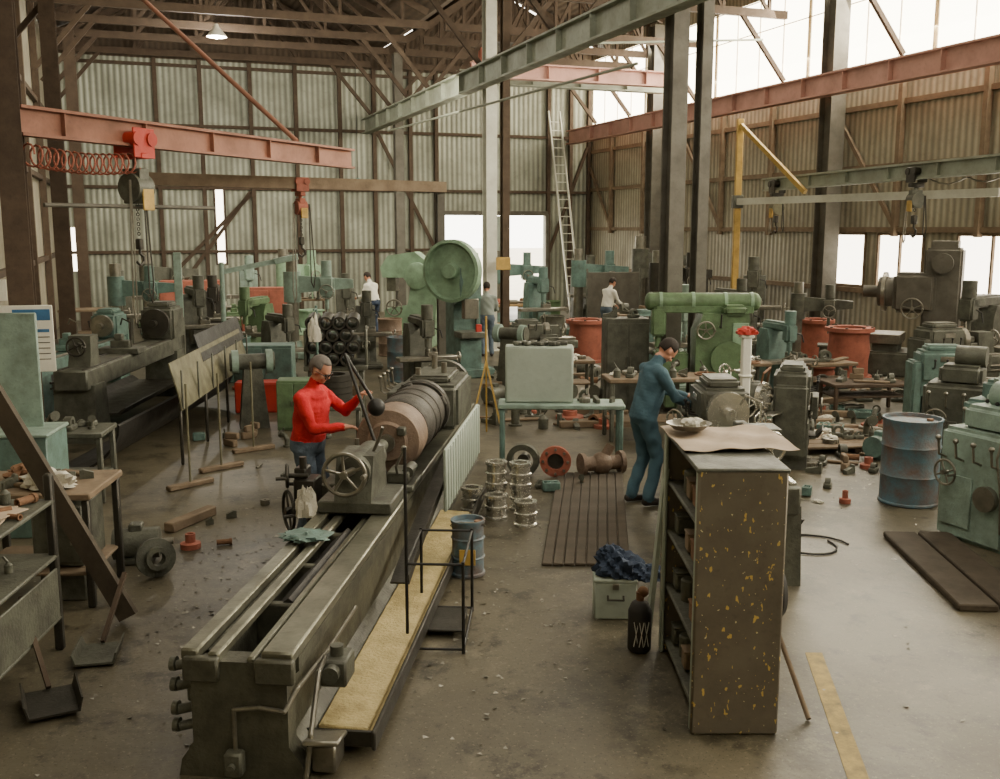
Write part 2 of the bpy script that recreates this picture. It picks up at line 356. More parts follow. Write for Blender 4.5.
def pend(loc,drop,lit,lab,e=260):
    t=thing('pendant_lamp',lab,'lamp',loc)
    t.part('cord','black').cyl((0,0,.2),(0,0,drop),.01,n=6)
    t.part('lamp_shade','white' if lit else 'turq').rev([(.05,.28),(.08,.2),(.22,.03),(.27,-.05),(.25,-.05),(.2,.03),(.06,.18),(.05,.28)],n=24)
    t.part('bulb','bulb' if lit else 'white').sph((0,0,0.0),.08,(1,1,1.3))
    if lit:
        l=D.lights.new('bulb_light','POINT'); l.energy=e; l.color=(1,.93,.8); l.shadow_soft_size=.3
        o=D.objects.new('bulb_light',l); o.location=(loc[0],loc[1],loc[2]-.3); SC.objects.link(o)
pend((-7.6,28,8.1),1.2,True,'lit pendant lamp hanging below the roof truss',500)
pend((-.5,9,7.4),1.4,True,'added pendant fill lamp high over the lathe aisle')  # out-of-view lamp added to brighten the lathe aisle
pend((3.5,6,7.4),1.4,True,'added pendant fill lamp high over the aisle')  # another unseen lamp, put in as extra light for the foreground
pend((9.3,24.0,5.3),3.6,False,'unlit enamel pendant lamp near the windows')
pend((-4.6,33,4.3),4.0,False,'unlit enamel pendant lamp by the end wall')

# ================= MAIN LATHE =================
LR=-.1; LX=-1.42
def LP(y,x=0): return (LX+y*math.sin(-LR)+x*math.cos(LR),5.1+y*math.cos(LR)+x*math.sin(LR),0)
L=thing('long_bed_lathe','very long grey engine lathe with a heavy roll mounted between centres','lathe',(LX,5.1,0),LR)
b=L.part('bed','lathegrey')
b.prism([(-.36,0),(.36,0),(.34,.1),(.27,.2),(.27,.68),(-.27,.68),(-.27,.2),(-.34,.1)],'xz',0,.14)
for sx in (-1,1):
    b.prism([(sx*.36,0),(sx*.2,0),(sx*.2,.68),(sx*.31,.68),(sx*.31,.6),(sx*.25,.55),(sx*.25,.2),(sx*.34,.12)],'xz',.1,7.8)
for i in range(10): b.box((0,.9+i*.72,.5),(.42,.07,.34)); 
b.box((0,7.7,.34),(.6,.2,.68)); b.box((0,4.0,.06),(.5,7.6,.1))
w=L.part('guide_way','bedsteel','bright worn steel way')
w.box((-.27,3.9,.71),(.1,7.8,.07)); w.box((-.135,3.9,.70),(.07,7.8,.06)); w.box((.22,3.9,.71),(.18,7.8,.07)); w.box((.075,3.9,.69),(.05,7.8,.04))
L.part('end_cap','lathegrey').box((-.2,-.01,.64),(.2,.06,.14)); L.part('end_cap','lathegrey').box((.21,-.01,.64),(.22,.06,.14))
for z in (.62,.5,.36,.26): L.part('stop_knob','castgrey').cyl((-.31,.1,z),(-.38,.08,z-.01),.028).cyl((-.38,.08,z),(-.41,.08,z),.04)
L.part('oil_pipe','steel').pipe([(-.02,-.03,.18),(-.02,-.03,.42),(.12,-.03,.44),(.26,-.03,.42),(.3,.1,.5),(.33,.6,.5),(.33,1.3,.5)],.013)
L.part('switch_box','castgrey').box((-.02,-.05,.12),(.1,.08,.14)).cyl((-.02,-.09,.12),(-.02,-.12,.12),.02)
L.part('junction_box','castgrey').box((.4,.55,.42),(.16,.22,.16)).cyl((.4,.55,.5),(.4,.55,.56),.04).cyl((.4,.46,.44),(.4,.38,.44),.05)
L.part('foot_pedal','steel').box((.44,.12,.2),(.2,.34,.03),(-.3,0,.1)).box((.44,.16,.1),(.14,.2,.16))
L.part('flexible_conduit','steel').pipe([(.36,.0,.02),(.38,.05,.25),(.36,.3,.5),(.34,.5,.5)],.016)
L.part('chip_tray','tarp','pale straw oily lining tray').box((.48,2.6,.1),(.36,4.6,.03)).box((.48,2.6,.135),(.3,4.5,.03),(0,.05,0))
L.part('tray_edge','darksteel').box((.68,3.2,.12),(.025,5.9,.12)).box((.48,.28,.12),(.4,.02,.1))
ch=L.part('coolant_chute','darksteel','long dark curved sheet trough sweeping down the bed side')
ps=[(.36+.0*i,2.2+i*.42,.34+.42*(1-(1-i/9)**2)) for i in range(10)]
for p,q in zip(ps,ps[1:]): ch.bar((.44,p[1],p[2]),(.44,q[1],q[2]),.14,.015)
for p,q in zip(ps,ps[1:]): ch.bar((.51,p[1],p[2]+.03),(.51,q[1],q[2]+.03),.012,.08)
sg=L.part('splash_guard','palegrey','white ribbed sheet splash guard'); sg.box((.6,4.6,.82),(.03,2.3,.56))
for i in range(15): sg.box((.617,3.55+i*.155,.82),(.02,.06,.54))
L.part('lead_screw','steel').cyl((-.4,.3,.42),(-.4,7.4,.42),.022,n=10).cyl((-.4,.3,.32),(-.4,7.4,.32),.016,n=10)
for y in (.35,7.4): L.part('screw_bracket','castgrey').box((-.36,y,.38),(.14,.1,.2))
b=L.part('tailstock','castgrey')
b.box((0,2.9,.8),(.6,.6,.1)); b.prism([(2.6,.84),(3.2,.84),(3.16,1.0),(3.1,1.2),(2.72,1.2),(2.64,1.0)],'yz',-.16,.14); b.cyl((0,2.62,1.08),(0,3.26,1.08),.13); b.cyl((0,3.26,1.08),(0,3.65,1.08),.06); b.cyl((0,3.65,1.08),(0,3.82,1.08),.055,.01)
L.part('tailstock_handwheel','steel').wheel((-.04,2.48,1.1),(0,-1,0),.165,.018,5).cyl((-.04,2.48,1.1),(0,2.65,1.1),.03)
L.part('clamp_lever','steel').pipe([(.1,2.9,1.2),(.16,2.85,1.32),(.2,2.8,1.42)],.014)
L.part('control_stand','darksteel').box((-.46,2.9,.82),(.18,.22,.3)).cyl((-.48,2.85,.9),(-.48,2.85,1.15),.03).box((-.5,2.9,1.0),(.1,.16,.12)).cyl((-.43,2.9,.1),(-.43,2.9,.8),.05)
for c,d,r in (((-.6,2.8,1.0),(-1,-.3,0),.09),((-.58,2.75,.72),(-.9,-.6,0),.16),((-.56,3.0,.9),(-1,0,0),.08)): L.part('feed_handwheel','darksteel').wheel(c,d,r,.014,4).cyl(c,(-.43,c[1]+.02,c[2]),.02)
L.part('wiping_rag','cloth','grubby white rag').crumple((-.38,2.56,.78),.08,.06,.18,26,3)
L.part('dark_cloth','turq').crumple((-.2,1.95,.77),.17,.14,.035,26,5)
L.part('rubber_cover','rubber').prism([(-.1,.62),(.0,.7),(.1,.62)],'xz',.9,2.4)
c=L.part('carriage','castgrey'); c.box((-.02,3.5,.78),(.74,.42,.06)); c.box((-.42,3.55,.62),(.12,.5,.36)); c.box((-.2,3.5,.86),(.25,.3,.12)); c.box((-.2,3.5,.96),(.14,.16,.1)); c.box((.2,3.5,.86),(.2,.3,.1)); c.cyl((.28,3.4,.9),(.28,3.62,.9),.05)
L.part('carriage_handwheel','steel').wheel((-.53,3.5,.66),(-1,0,0),.12,.014,4).cyl((-.53,3.5,.66),(-.46,3.5,.66),.03)
L.part('tool_post','steel').box((-.2,3.55,1.04),(.12,.14,.08)).cyl((-.2,3.55,1.08),(-.2,3.55,1.16),.02).box((-.2,3.68,1.04),(.03,.2,.03)); L.part('feed_lever','steel').pipe([(.2,3.35,.9),(.22,3.2,1.0),(.3,3.15,1.16)],.012).sph((.3,3.15,1.17),.026)
L.part('work_lamp','black','black ball-headed work lamp on a jointed arm').pipe([(.1,3.45,.8),(-.3,3.6,1.9),(-.08,3.65,1.5)],.015).sph((-.05,3.68,1.42),.08)
b=L.part('headstock','castgrey'); b.box((0,6.6,1.0),(.7,1.2,.5),bev=.05); b.box((0,6.6,1.28),(.46,.8,.1),bev=.04); b.box((-.42,6.5,.95),(.12,.8,.4)); b.cyl((0,5.7,1.06),(0,6.05,1.06),.18)
L.part('gear_guard','castgrey').cyl((.0,7.25,1.05),(0,7.37,1.05),.32).box((0,7.31,.6),(.6,.16,.9))
for i in range(4): L.part('gear_lever','steel').pipe([(-.46,6.2+i*.22,1.1),(-.56,6.2+i*.22,1.15),(-.58,6.2+i*.22,1.3)],.012).sph((-.58,6.2+i*.22,1.31),.025)
for k_,(px_,py_,pz_) in enumerate(((-.15,6.3,1.33),(.12,6.5,1.33),(-.05,6.85,1.33))): L.part('oil_cup','steel').cyl((px_,py_,pz_),(px_,py_,pz_+.08+.04*k_),.035)
L.part('chuck','darksteel').rev([(.12,.16),(.3,.15),(.32,.12),(.32,.02),(.3,0),(.05,0)],(0,5.52,1.06),(0,1,0),32)
for i in range(4):
    a=i*math.pi/2+.4; L.part('chuck_jaw','darksteel').box((.26*math.cos(a),5.48,1.06+.26*math.sin(a)),(.1,.08,.1),(0,-a,0))
r=solo('steel_roll','rollsteel','worn dark brown steel roll with subtle bands held in the lathe','workpiece',LP(4.5),LR)
r.rev([(.05,-.1),(.29,-.1),(.305,-.07),(.305,.25),(.3,.26),(.3,.3),(.31,.31),(.31,.36),(.3,.37),(.3,.56),(.312,.57),(.312,.62),(.3,.63),(.3,.84),(.29,.86),(.29,.94),(.1,.95)],(0,0,1.06),(0,1,0),40)
r=thing('faceplate_blank','rough pinkish-brown casting chucked at the end of the roll','workpiece',LP(4.0),LR)
r.part('disc','tan').rev([(.06,-.14),(.17,-.14),(.19,-.1),(.29,-.08),(.31,-.02),(.31,.14),(.3,.16),(.3,.33),(.29,.35),(.1,.37)],(0,0,1.06),(0,1,0),36)
r.part('boss','steel').cyl((0,-.14,1.06),(0,-.19,1.06),.08); r.part('lug','castgrey').box((.14,-.14,1.17),(.08,.08,.08)); r.part('lug','castgrey').box((-.15,-.13,.96),(.07,.08,.1))

# ================= PEOPLE =================
def ik(S,T,l1,l2,pole):
    S=V(S);T=V(T);d=T-S;L=d.length
    if L>(l1+l2)*.985: T=S+d*((l1+l2)*.985/L); d=T-S; L=d.length
    a=(l1*l1-l2*l2+L*L)/(2*L); h=math.sqrt(max(0,l1*l1-a*a)); u=d/L; p=V(pole)-u*V(pole).dot(u); p.normalize()
    return S+u*a+p*h,T
def person(label,loc,rot,lean=0.,hl=(-.22,.15,.85),hr=(.22,.15,.85),head=0.,turn=0.,top='shirtg',leg='denim',hair='hairdark',stance=.1,step=0.,vox=.014,sc=1.,glasses=False,curl=.9,fat=1.05,short=False):
    segs=[];H=V((0,0,.95))
    def lr(p):
        p=V(p)-H; c,s=math.cos(lean),math.sin(lean)
        return H+V((p.x,p.y*c+p.z*s,-p.y*s+p.z*c))
    bm=bmesh.new()
    def ell(c,r3,rx=0,rz=0):
        g=bmesh.ops.create_uvsphere(bm,u_segments=20,v_segments=12,radius=1)
        bmesh.ops.transform(bm,matrix=Mx.Translation(c)@Mx.Rotation(rz,4,'Z')@Mx.Rotation(rx,4,'X')@Mx.Diagonal((*r3,1)),verts=g['verts'])
    def cap(p,q,r1,r2,tag=None,target=None):
        p=V(p);q=V(q);t=target or bm; n=14 if target is None else 8
        g=bmesh.ops.create_cone(t,cap_ends=True,segments=n,radius1=r1,radius2=r2,depth=(q-p).length)
        bmesh.ops.transform(t,matrix=Mx.Translation((p+q)/2)@Q(q-p),verts=g['verts'])
        for c,r in ((p,r1),(q,r2)):
            g=bmesh.ops.create_uvsphere(t,u_segments=n,v_segments=n//2+1,radius=r); bmesh.ops.translate(t,vec=c,verts=g['verts'])
        if tag: segs.append((p,q,r1,r2,tag))
    for i in range(14):
        z=.9+i*.037; u=i/13
        rx=.16+.015*math.cos(u*6.28)*(1-u)+(.016*u if u<.85 else -.02); ry=.118+.012*math.sin(u*3.14)
        ell(lr((0,.005+.01*math.sin(u*3.1),z)),(rx*fat,ry*fat,.085 if i<12 else .06),-lean)
    segs.append((lr((-.05,0,1.05)),lr((-.05,0,1.4)),.15,.15,'t')); segs.append((lr((.05,0,1.05)),lr((.05,0,1.4)),.15,.15,'t'))
    segs.append((V((-.06,0,.9)),V((.06,0,.9)),.15,.15,'l'))
    cap(lr((0,-.01,1.42)),lr((0,.015,1.52)),.062,.055,'s')
    cap(lr((0,-.01,1.40)),lr((0,0,1.46)),.088,.066,'t')
    nk=lr((0,.02,1.54)); hrx=-(lean+head); MH=Mx.Translation(nk)@Mx.Rotation(turn,4,'Z')@Mx.Rotation(hrx,4,'X')
    def hp(p): return MH@V(p)
    def hell(c,r3):
        g=bmesh.ops.create_uvsphere(bm,u_segments=20,v_segments=12,radius=1)
        bmesh.ops.transform(bm,matrix=MH@Mx.Translation(c)@Mx.Diagonal((*r3,1)),verts=g['verts'])
    hell((0,-.005,.115),(.078,.098,.1)); hell((0,.025,.045),(.058,.068,.07)); hell((0,.06,.0),(.03,.03,.025))
    hell((0,.1,.07),(.013,.022,.022)); hell((0,.092,.09),(.01,.012,.03)); hell((0,.082,.105),(.055,.014,.012)); hell((0,.088,.03),(.026,.01,.008))
    for sx in (-1,1): hell((sx*.08,-.0,.08),(.012,.02,.033)); hell((sx*.045,.065,.055),(.025,.02,.02))
    segs.append((hp((0,0,.1)),hp((0,.03,.03)),.1,.07,'s'))
    for sx in (-1,1):
        hip=V((sx*.09,0,.9)); ank=V((sx*stance,step*sx-.02,.09)); kn,ank=ik(hip,ank,.42,.42,(0,1,0))
        cap(hip,kn,.098,.072,'l'); cap(kn,ank,.07,.06,'l')
        cap(V(ank)+V((0,-.03,-.04)),V(ank)+V((sx*.02,.16,-.052)),.042,.036,'f')
    fb=bmesh.new()
    for sx,T in ((-1,hl),(1,hr)):
        S=lr((sx*.17*fat,-.01,1.375)); el,wr=ik(S,T,.29,.255,(sx*.4,-.3,-.9))
        cap(lr((sx*.09,-.01,1.38)),S,.078,.066,'t'); cap(S,el,.063,.05,'t')
        if short: cap(el,wr,.043,.03,'s')
        else: cap(el,wr,.05,.037,'t')
        d=(wr-el).normalized(); side=V((sx,0,0)) if abs(d.x)<.5 else d.cross(V((0,0,1)))
        side=(side-d*side.dot(d)).normalized(); dn=-(side.cross(d)).normalized()
        if dn.z>0: dn=-dn
        cap(wr,wr+d*.03,.028,.03,'s'); 
        for k in (-.5,0,.5): cap(wr+d*.03+side*k*.04,wr+d*.085+side*k*.05,.017,.015,'s')
        for k,ln in ((-1.5,.8),(-.5,.95),(.5,1),(1.5,.9)):
            p=wr+d*.085+side*k*.02; dd=d; 
            for j,l in enumerate((.042,.026,.02)):
                dd=(dd*math.cos(curl*.5)+dn*math.sin(curl*.5)) if j==0 else (dd+dn*curl*.6).normalized()
                dd.normalize(); q=p+dd*l*ln; cap(p,q,.0095-.001*j,.009-.001*j,None,fb); p=q
        p=wr+d*.03-side*sx*.028; q=p+(d*.6-side*sx*.7+dn*.3).normalized()*.04; cap(p,q,.013,.011,None,fb); cap(q,q+(d*.9+dn*.4).normalized()*.028,.011,.009,None,fb)
    me=D.meshes.new('tmp'); bm.to_mesh(me); bm.free(); o=D.objects.new('tmp',me); SC.objects.link(o)
    m=o.modifiers.new('r','REMESH'); m.mode='VOXEL'; m.voxel_size=vox
    m=o.modifiers.new('s','SMOOTH'); m.factor=.5; m.iterations=3
    dg=bpy.context.evaluated_depsgraph_get(); dg.update(); me2=D.meshes.new_from_object(o.evaluated_get(dg)); D.objects.remove(o)
    keys={'s':0,'t':1,'l':2,'f':3}
    for mk in ('skin',top,leg,'shoe'): me2.materials.append(MATS[mk])
    for p in me2.polygons:
        c=p.center; best=9;bt='s'
        for a,b_,r1,r2,tg in segs:
            ab=b_-a; t=max(0,min(1,(c-a).dot(ab)/max(ab.length_squared,1e-9))); dd=(c-(a+ab*t)).length-(r1+(r2-r1)*t)
            if dd<best: best=dd;bt=tg
        p.material_index=keys[bt]; 
    tagv={}
    for p in me2.polygons:
        if p.material_index in (1,2):
            for vi in p.vertices: tagv[vi]=1
    nrm=[v.normal.copy() for v in me2.vertices]
    for v in me2.vertices:
        if tagv.get(v.index): 
            c=v.co; k=.004*math.sin(27*c.z+18*c.x+2.2*math.sin(9*c.x+7*c.y+5*c.z))+.003*math.sin(33*c.z-41*c.y+29*c.x)
            v.co=c+nrm[v.index]*k
    bm=bmesh.new(); bm.from_mesh(me2)
    tm=D.meshes.new('t2'); fb.to_mesh(tm); fb.free(); bm.from_mesh(tm); bm.to_mesh(me2); bm.free()
    me2.polygons.foreach_set('use_smooth',[True]*len(me2.polygons))
    me2.name='person'; P=D.objects.new('person',me2); SC.objects.link(P); P.location=loc; P.rotation_euler=(0,0,rot); P.scale=(sc,)*3
    P['label']=label; P['category']='person'
    def child(nm,mk,fn):
        b=bmesh.new(); fn(b); me=D.meshes.new(nm); b.to_mesh(me); b.free(); me.materials.append(MATS[mk]); me.polygons.foreach_set('use_smooth',[True]*len(me.polygons))
        c=D.objects.new(nm,me); c.parent=P; SC.objects.link(c)
    def fhair(b):
        g=bmesh.ops.create_uvsphere(b,u_segments=24,v_segments=16,radius=1)
        bmesh.ops.transform(b,matrix=Mx.Translation((0,-.014,.118))@Mx.Diagonal((.087,.104,.108,1)),verts=g['verts'])
        kill=[v for v in b.verts if (v.co.z<.1 and v.co.y>-.02) or (v.co.z<.16 and v.co.y>.045) or v.co.z<.035]
        bmesh.ops.delete(b,geom=kill,context='VERTS'); bmesh.ops.solidify(b,geom=b.faces[:],thickness=.012)
        bmesh.ops.transform(b,matrix=MH,verts=b.verts)
    child('hair',hair,fhair)
    for sx in (-1,1):
        def fe(b):
            g=bmesh.ops.create_uvsphere(b,u_segments=10,v_segments=8,radius=.011); bmesh.ops.transform(b,matrix=MH@Mx.Translation((sx*.032,.084,.088)),verts=g['verts'])
        child('eye','eye',fe)
    if glasses:
        gl=B('glasses','black'); ALL.remove(gl)
        for sx in (-1,1): gl.tor((sx*.034,.104,.086),(0,1,0),.026,.005,16,5); gl.cyl((sx*.06,.1,.09),(sx*.088,0,.09),.004,n=5)
        gl.cyl((-.01,.104,.09),(.01,.104,.09),.004,n=5)
        bmesh.ops.transform(gl.bm,matrix=MH,verts=gl.bm.verts)
        me=D.meshes.new('glasses'); gl.bm.to_mesh(me); me.materials.append(MATS['black']); c=D.objects.new('glasses',me); c.parent=P; SC.objects.link(c)
    return P
person('grey-haired person in a red jumper and glasses working at the lathe',(-1.83,9.3,0),-math.pi/2-.3,lean=.14,hl=(-.1,.47,1.36),hr=(.1,.4,1.12),head=.4,turn=.0,top='redwool',leg='denim',hair='hairgrey',glasses=True,stance=.14,vox=.011,sc=1.05,fat=1.18)
person('dark-haired person in blue-green overalls bending over a lathe',(1.55,10.65,0),-math.pi/2+.3,lean=.26,hl=(-.1,.52,1.08),hr=(.16,.48,1.02),head=.75,top='overall',leg='overall',hair='hairdark',stance=.1,step=.05,vox=.011,sc=1.08,fat=1.08)
person('person in a grey shirt standing with back turned beside the column',(-.3,23.4,0),.1,lean=.12,hl=(-.16,.35,1.1),hr=(.16,.35,1.05),head=.3,top='shirtg',leg='denim',vox=.02)
person('person in a white shirt and dark trousers leaning over a machine',(-3.45,27.5,0),.9,lean=.3,hl=(-.16,.45,1.05),hr=(.16,.45,1.05),head=.3,top='shirtw',leg='dkcloth',vox=.02,sc=1.05)
person('person in a green shirt working by the windows',(9.3,19.0,0),1.2,lean=.1,hl=(-.16,.4,1.1),hr=(.16,.4,1.1),head=.3,top='turq',leg='denim',hair='hairgrey',vox=.02)
person('person in a pale shirt bent behind the welding screen',(2.75,25.9,0),-.9,lean=.25,hl=(-.16,.45,1.0),hr=(.16,.45,1.0),head=.3,top='shirtw',leg='denim',vox=.02)

# ================= GENERIC MACHINES =================
def lathe(loc,rot,Ln,m,lab,s=1.,m2='steel'):
    t=thing('engine_lathe',lab,'lathe',loc,rot)
    h=.78*s
    for x in (.35,Ln-.35): t.part('pedestal',m).prism([(x-.3,0),(x+.3,0),(x+.22,h-.2),(x-.22,h-.2)],'xz',-.22*s,.22*s)
    t.part('bed',m).box((Ln/2,0,h-.12),(Ln,.36*s,.22*s),bev=.02)
    t.part('guide_way',m2).box((Ln/2,-.13*s,h+.01),(Ln-.1,.06,.05)).box((Ln/2,.13*s,h+.01),(Ln-.1,.06,.05))
    t.part('headstock',m).box((.38,0,h+.22*s),(.7,.44*s,.46*s),bev=.05).box((.38,0,h+.48*s),(.5,.3*s,.1),bev=.03).box((.0,0,h*.8),(.14,.42*s,.9*s),bev=.03)
    t.part('chuck',m2).rev([(.05,0),(.16*s,0),(.19*s,.03),(.19*s,.12),(.05,.13)],(.74,0,h+.25*s),(1,0,0)).cyl((.84,0,h+.25*s),(1.0,0,h+.25*s),.06)
    t.part('carriage',m).box((Ln*.55,0,h+.06),(.4,.5*s,.1)).box((Ln*.55,-.27*s,h-.1),(.42,.1,.3)).box((Ln*.55,.0,h+.16),(.16,.3,.12)).box((Ln*.55,-.03,h+.27),(.12,.12,.1))
    t.part('carriage_handwheel',m2).wheel((Ln*.55-.1,-.36*s,h-.08),(0,-1,0),.1,.013,4)
    t.part('tailstock',m).prism([(Ln-.75,h+.02),(Ln-.35,h+.02),(Ln-.4,h+.2),(Ln-.42,h+.36*s),(Ln-.72,h+.36*s),(Ln-.7,h+.2)],'xz',-.12*s,.12*s).cyl((Ln-.95,0,h+.25*s),(Ln-.35,0,h+.25*s),.05)
    t.part('tailstock_handwheel',m2).wheel((Ln-.28,0,h+.25*s),(1,0,0),.13,.014,4)
    t.part('lead_screw',m2).cyl((.5,-.24*s,h-.16),(Ln-.1,-.24*s,h-.16),.018,n=8).cyl((.5,-.24*s,h-.24),(Ln-.1,-.24*s,h-.24),.014,n=8)
    t.part('chip_tray','darksteel').prism([(-.34*s,.3),(-.4*s,.4),(-.38*s,.4),(-.3*s,.32),(.3*s,.32),(.38*s,.4),(.4*s,.4),(.34*s,.3)],'yz',.68,Ln-.66)
    for i in range(3): t.part('gear_lever','black').pipe([(.2+i*.17,-.22*s,h+.2),(.2+i*.17,-.3*s,h+.22),(.2+i*.17,-.31*s,h+.32)],.011,6).sph((.2+i*.17,-.31*s,h+.33),.022,n=8)
    t.part('name_plate',m2).box((.4,-.225*s,h+.34*s),(.2,.008,.07)); t.part('coolant_pipe',m2).pipe([(Ln*.55,.15,h+.1),(Ln*.55,.16,h+.5),(Ln*.55-.05,.02,h+.56),(Ln*.55-.08,-.02,h+.46)],.012,6)
    return t
def mill(loc,rot,s,m,lab,m2='steel'):
    t=thing('milling_machine',lab,'milling machine',loc,rot)
    t.part('base',m).box((0,0,.07*s),(.75*s,1.1*s,.14*s),bev=.03)
    t.part('machine_column',m).prism([(.5*s,.14*s),(-.1*s,.14*s),(-.02*s,.6*s),(-.0*s,1.35*s),(.1*s,1.55*s),(.42*s,1.55*s),(.5*s,1.3*s)],'yz',-.24*s,.24*s)
    t.part('overarm',m).box((0,.0,1.62*s),(.26*s,1.05*s,.2*s),bev=.04)
    t.part('spindle_head',m).box((0,-.42*s,1.5*s),(.26*s,.26*s,.4*s),bev=.04).cyl((0,-.42*s,1.7*s),(0,-.42*s,1.98*s),.12*s).cyl((0,-.42*s,1.3*s),(0,-.42*s,1.12*s),.06*s).cyl((0,-.42*s,1.12*s),(0,-.42*s,1.02*s),.025*s)
    t.part('knee',m).prism([(-.05*s,.5*s),(-.35*s,.5*s),(-.55*s,.72*s),(-.55*s,.82*s),(-.05*s,.82*s)],'yz',-.17*s,.17*s).cyl((0,-.3*s,.12*s),(0,-.3*s,.5*s),.05*s)
    t.part('work_table',m2).box((0,-.36*s,.88*s),(1.25*s,.28*s,.09*s))
    t.part('table_handwheel',m2).wheel((.7*s,-.36*s,.87*s),(1,0,0),.11*s,.012,4)
    t.part('knee_handwheel',m2).wheel((-.05*s,-.62*s,.65*s),(0,-1,0),.1*s,.012,4)
    t.part('vice',m2).box((.1*s,-.36*s,.97*s),(.22*s,.2*s,.1*s)).box((.02*s,-.36*s,1.04*s),(.04,.2*s,.07)).box((.18*s,-.36*s,1.04*s),(.04,.2*s,.07))
    t.part('side_door',m).box((-.245*s,.22*s,.6*s),(.012,.3*s,.5*s)); t.part('feed_lever','black').pipe([(.14*s,-.42*s,1.5*s),(.26*s,-.48*s,1.46*s),(.3*s,-.5*s,1.3*s)],.012,6)
    return t
def drill(loc,rot,s,m,lab,m2='steel'):
    t=thing('radial_drill',lab,'drilling machine',loc,rot)
    t.part('base_plate',m).box((.3*s,0,.08*s),(1.5*s,.7*s,.16*s),bev=.02)
    t.part('machine_column',m2).cyl((-.2*s,0,.16*s),(-.2*s,0,2.3*s),.13*s,n=24)
    t.part('column_sleeve',m).cyl((-.2*s,0,1.3*s),(-.2*s,0,2.0*s),.2*s,n=24); t.part('column_foot',m).cyl((-.2*s,0,.16*s),(-.2*s,0,.4*s),.22*s,.17*s)
    t.part('radial_arm',m).prism([(-.2*s,1.5*s),(1.2*s,1.62*s),(1.2*s,1.82*s),(-.2*s,1.92*s)],'xz',-.12*s,.02*s)
    t.part('drill_head',m).box((.6*s,-.2*s,1.65*s),(.34*s,.28*s,.5*s),bev=.05).cyl((.6*s,-.2*s,1.9*s),(.6*s,-.2*s,2.25*s),.12*s).cyl((.6*s,-.2*s,1.4*s),(.6*s,-.2*s,1.15*s),.045*s).cyl((.6*s,-.2*s,1.15*s),(.6*s,-.2*s,.95*s),.018*s)
    t.part('feed_handle',m2).wheel((.6*s,-.37*s,1.55*s),(0,-1,0),.16*s,.012,3)
    t.part('box_table',m).box((.65*s,0,.38*s),(.5*s,.5*s,.44*s)).box((.65*s,0,.62*s),(.6*s,.58*s,.05))
    return t
def bench(loc,rot,w,d,h,mt,ml,lab,shelf=True):
    t=thing('workbench',lab,'workbench',loc,rot)
    t.part('bench_top',mt).box((0,0,h-.03),(w,d,.06))
    for x in (-1,1):
        for y in (-1,1): t.part('leg',ml).box((x*(w/2-.05),y*(d/2-.05),(h-.06)/2),(.06,.06,h-.06))
    if shelf: t.part('shelf',mt).box((0,0,.28),(w-.1,d-.08,.03))
    return t
def drum(loc,m,lab,r=.29,h=.88,name='oil_drum',cat='drum',rot=0,dent=0):
    t=thing(name,lab,cat,loc,rot)
    k=h/.88
    p=t.part('drum_shell',m); p.rev([(r-.02,.0),(r,.01),(r,.03),(r-.012,.04),(r-.012,.14*k),(r-.012,.28*k),(r,.3*k),(r-.012,.32*k),(r-.012,.45*k),(r-.012,.58*k),(r,.6*k),(r-.012,.62*k),(r-.012,.74*k),(r-.012,h-.04),(r,h-.02),(r,h),(r-.02,h),(r-.025,h-.04),(.01,h-.04)],n=48)
    if dent:
        for v in p.bm.verts:
            a=math.atan2(v.co.y,v.co.x); q=dent*(math.exp(-((a+1.9)**2)*6-((v.co.z-.45)**2)*40)+.7*math.exp(-((a+1.1)**2)*9-((v.co.z-.75)**2)*50)+.5*math.exp(-((a+2.5)**2)*9-((v.co.z-.15)**2)*60))
            v.co.x*=1-q; v.co.y*=1-q
    t.part('bung','rust').cyl((r*.6,0,h-.04),(r*.6,0,h-.015),.035,n=12)
    return t
def spool(loc,r,h,lab,m='rustred'):
    t=thing('flanged_spool',lab,'casting',loc,R.random(),'flanged castings')
    t.part('barrel',m).rev([(r*.82,.05),(r*.8,h*.35),(r*.86,h*.55),(r*.8,h*.8),(r*.86,h-.07),(r*.68,h-.07),(r*.68,.05),(r*.82,.05)],n=36)
    t.part('flange',m).rev([(r*.66,0),(r*.98,0),(r*.98,.06),(r*.66,.06),(r*.66,0)],n=36)
    t.part('flange',m).rev([(r*.66,h-.08),(r,h-.08),(r,h),(r*.66,h),(r*.66,h-.08)],n=36)
    for i in range(8):
        a=i*math.pi/4; t.part('bolt','darksteel').cyl((r*.9*math.cos(a),r*.9*math.sin(a),h-.01),(r*.9*math.cos(a),r*.9*math.sin(a),h+.02),.03,n=6)
    return t
spool((7.05,20.1,0),.48,1.02,'large rust-red flanged casting standing on the floor')
spool((7.35,23.2,0),.42,.9,'rust-red flanged casting near the windowed wall')
spool((1.95,22.6,0),.46,.95,'rust-red flanged casting near the middle columns')
spool((6.1,19.0,0),.36,.45,'low rust-red flanged ring casting')
t=lathe((-6.1,18.4,0),-math.pi/2+.03,4.7,'castgrey','heavy dark lathe beside the wall with black carriage',1.3,'darksteel')
lathe((-7.7,20.0,0),-math.pi/2+.05,4.6,'turq','turquoise lathe beside the wall',1.1)
s=solo('chip_trough','black','long dark curved sheet-metal trough along the lathe foot','tray',(-5.15,11.6,0),.0)
ar=[(-.35+1.0*math.sin(i*.157),.68-.66*math.cos(i*.157)) for i in range(11)]
s.prism(ar+[(x-.02,z+.02) for x,z in ar[::-1]],'xz',0,5.2)
t=thing('chip_guard','curved dull metal sheet guard standing along the lathe','guard',(-4.05,12.3,0),.06)
ar=[(.05*math.cos(i*.3)-.02*i*.3,.72+i*.075) for i in range(9)]
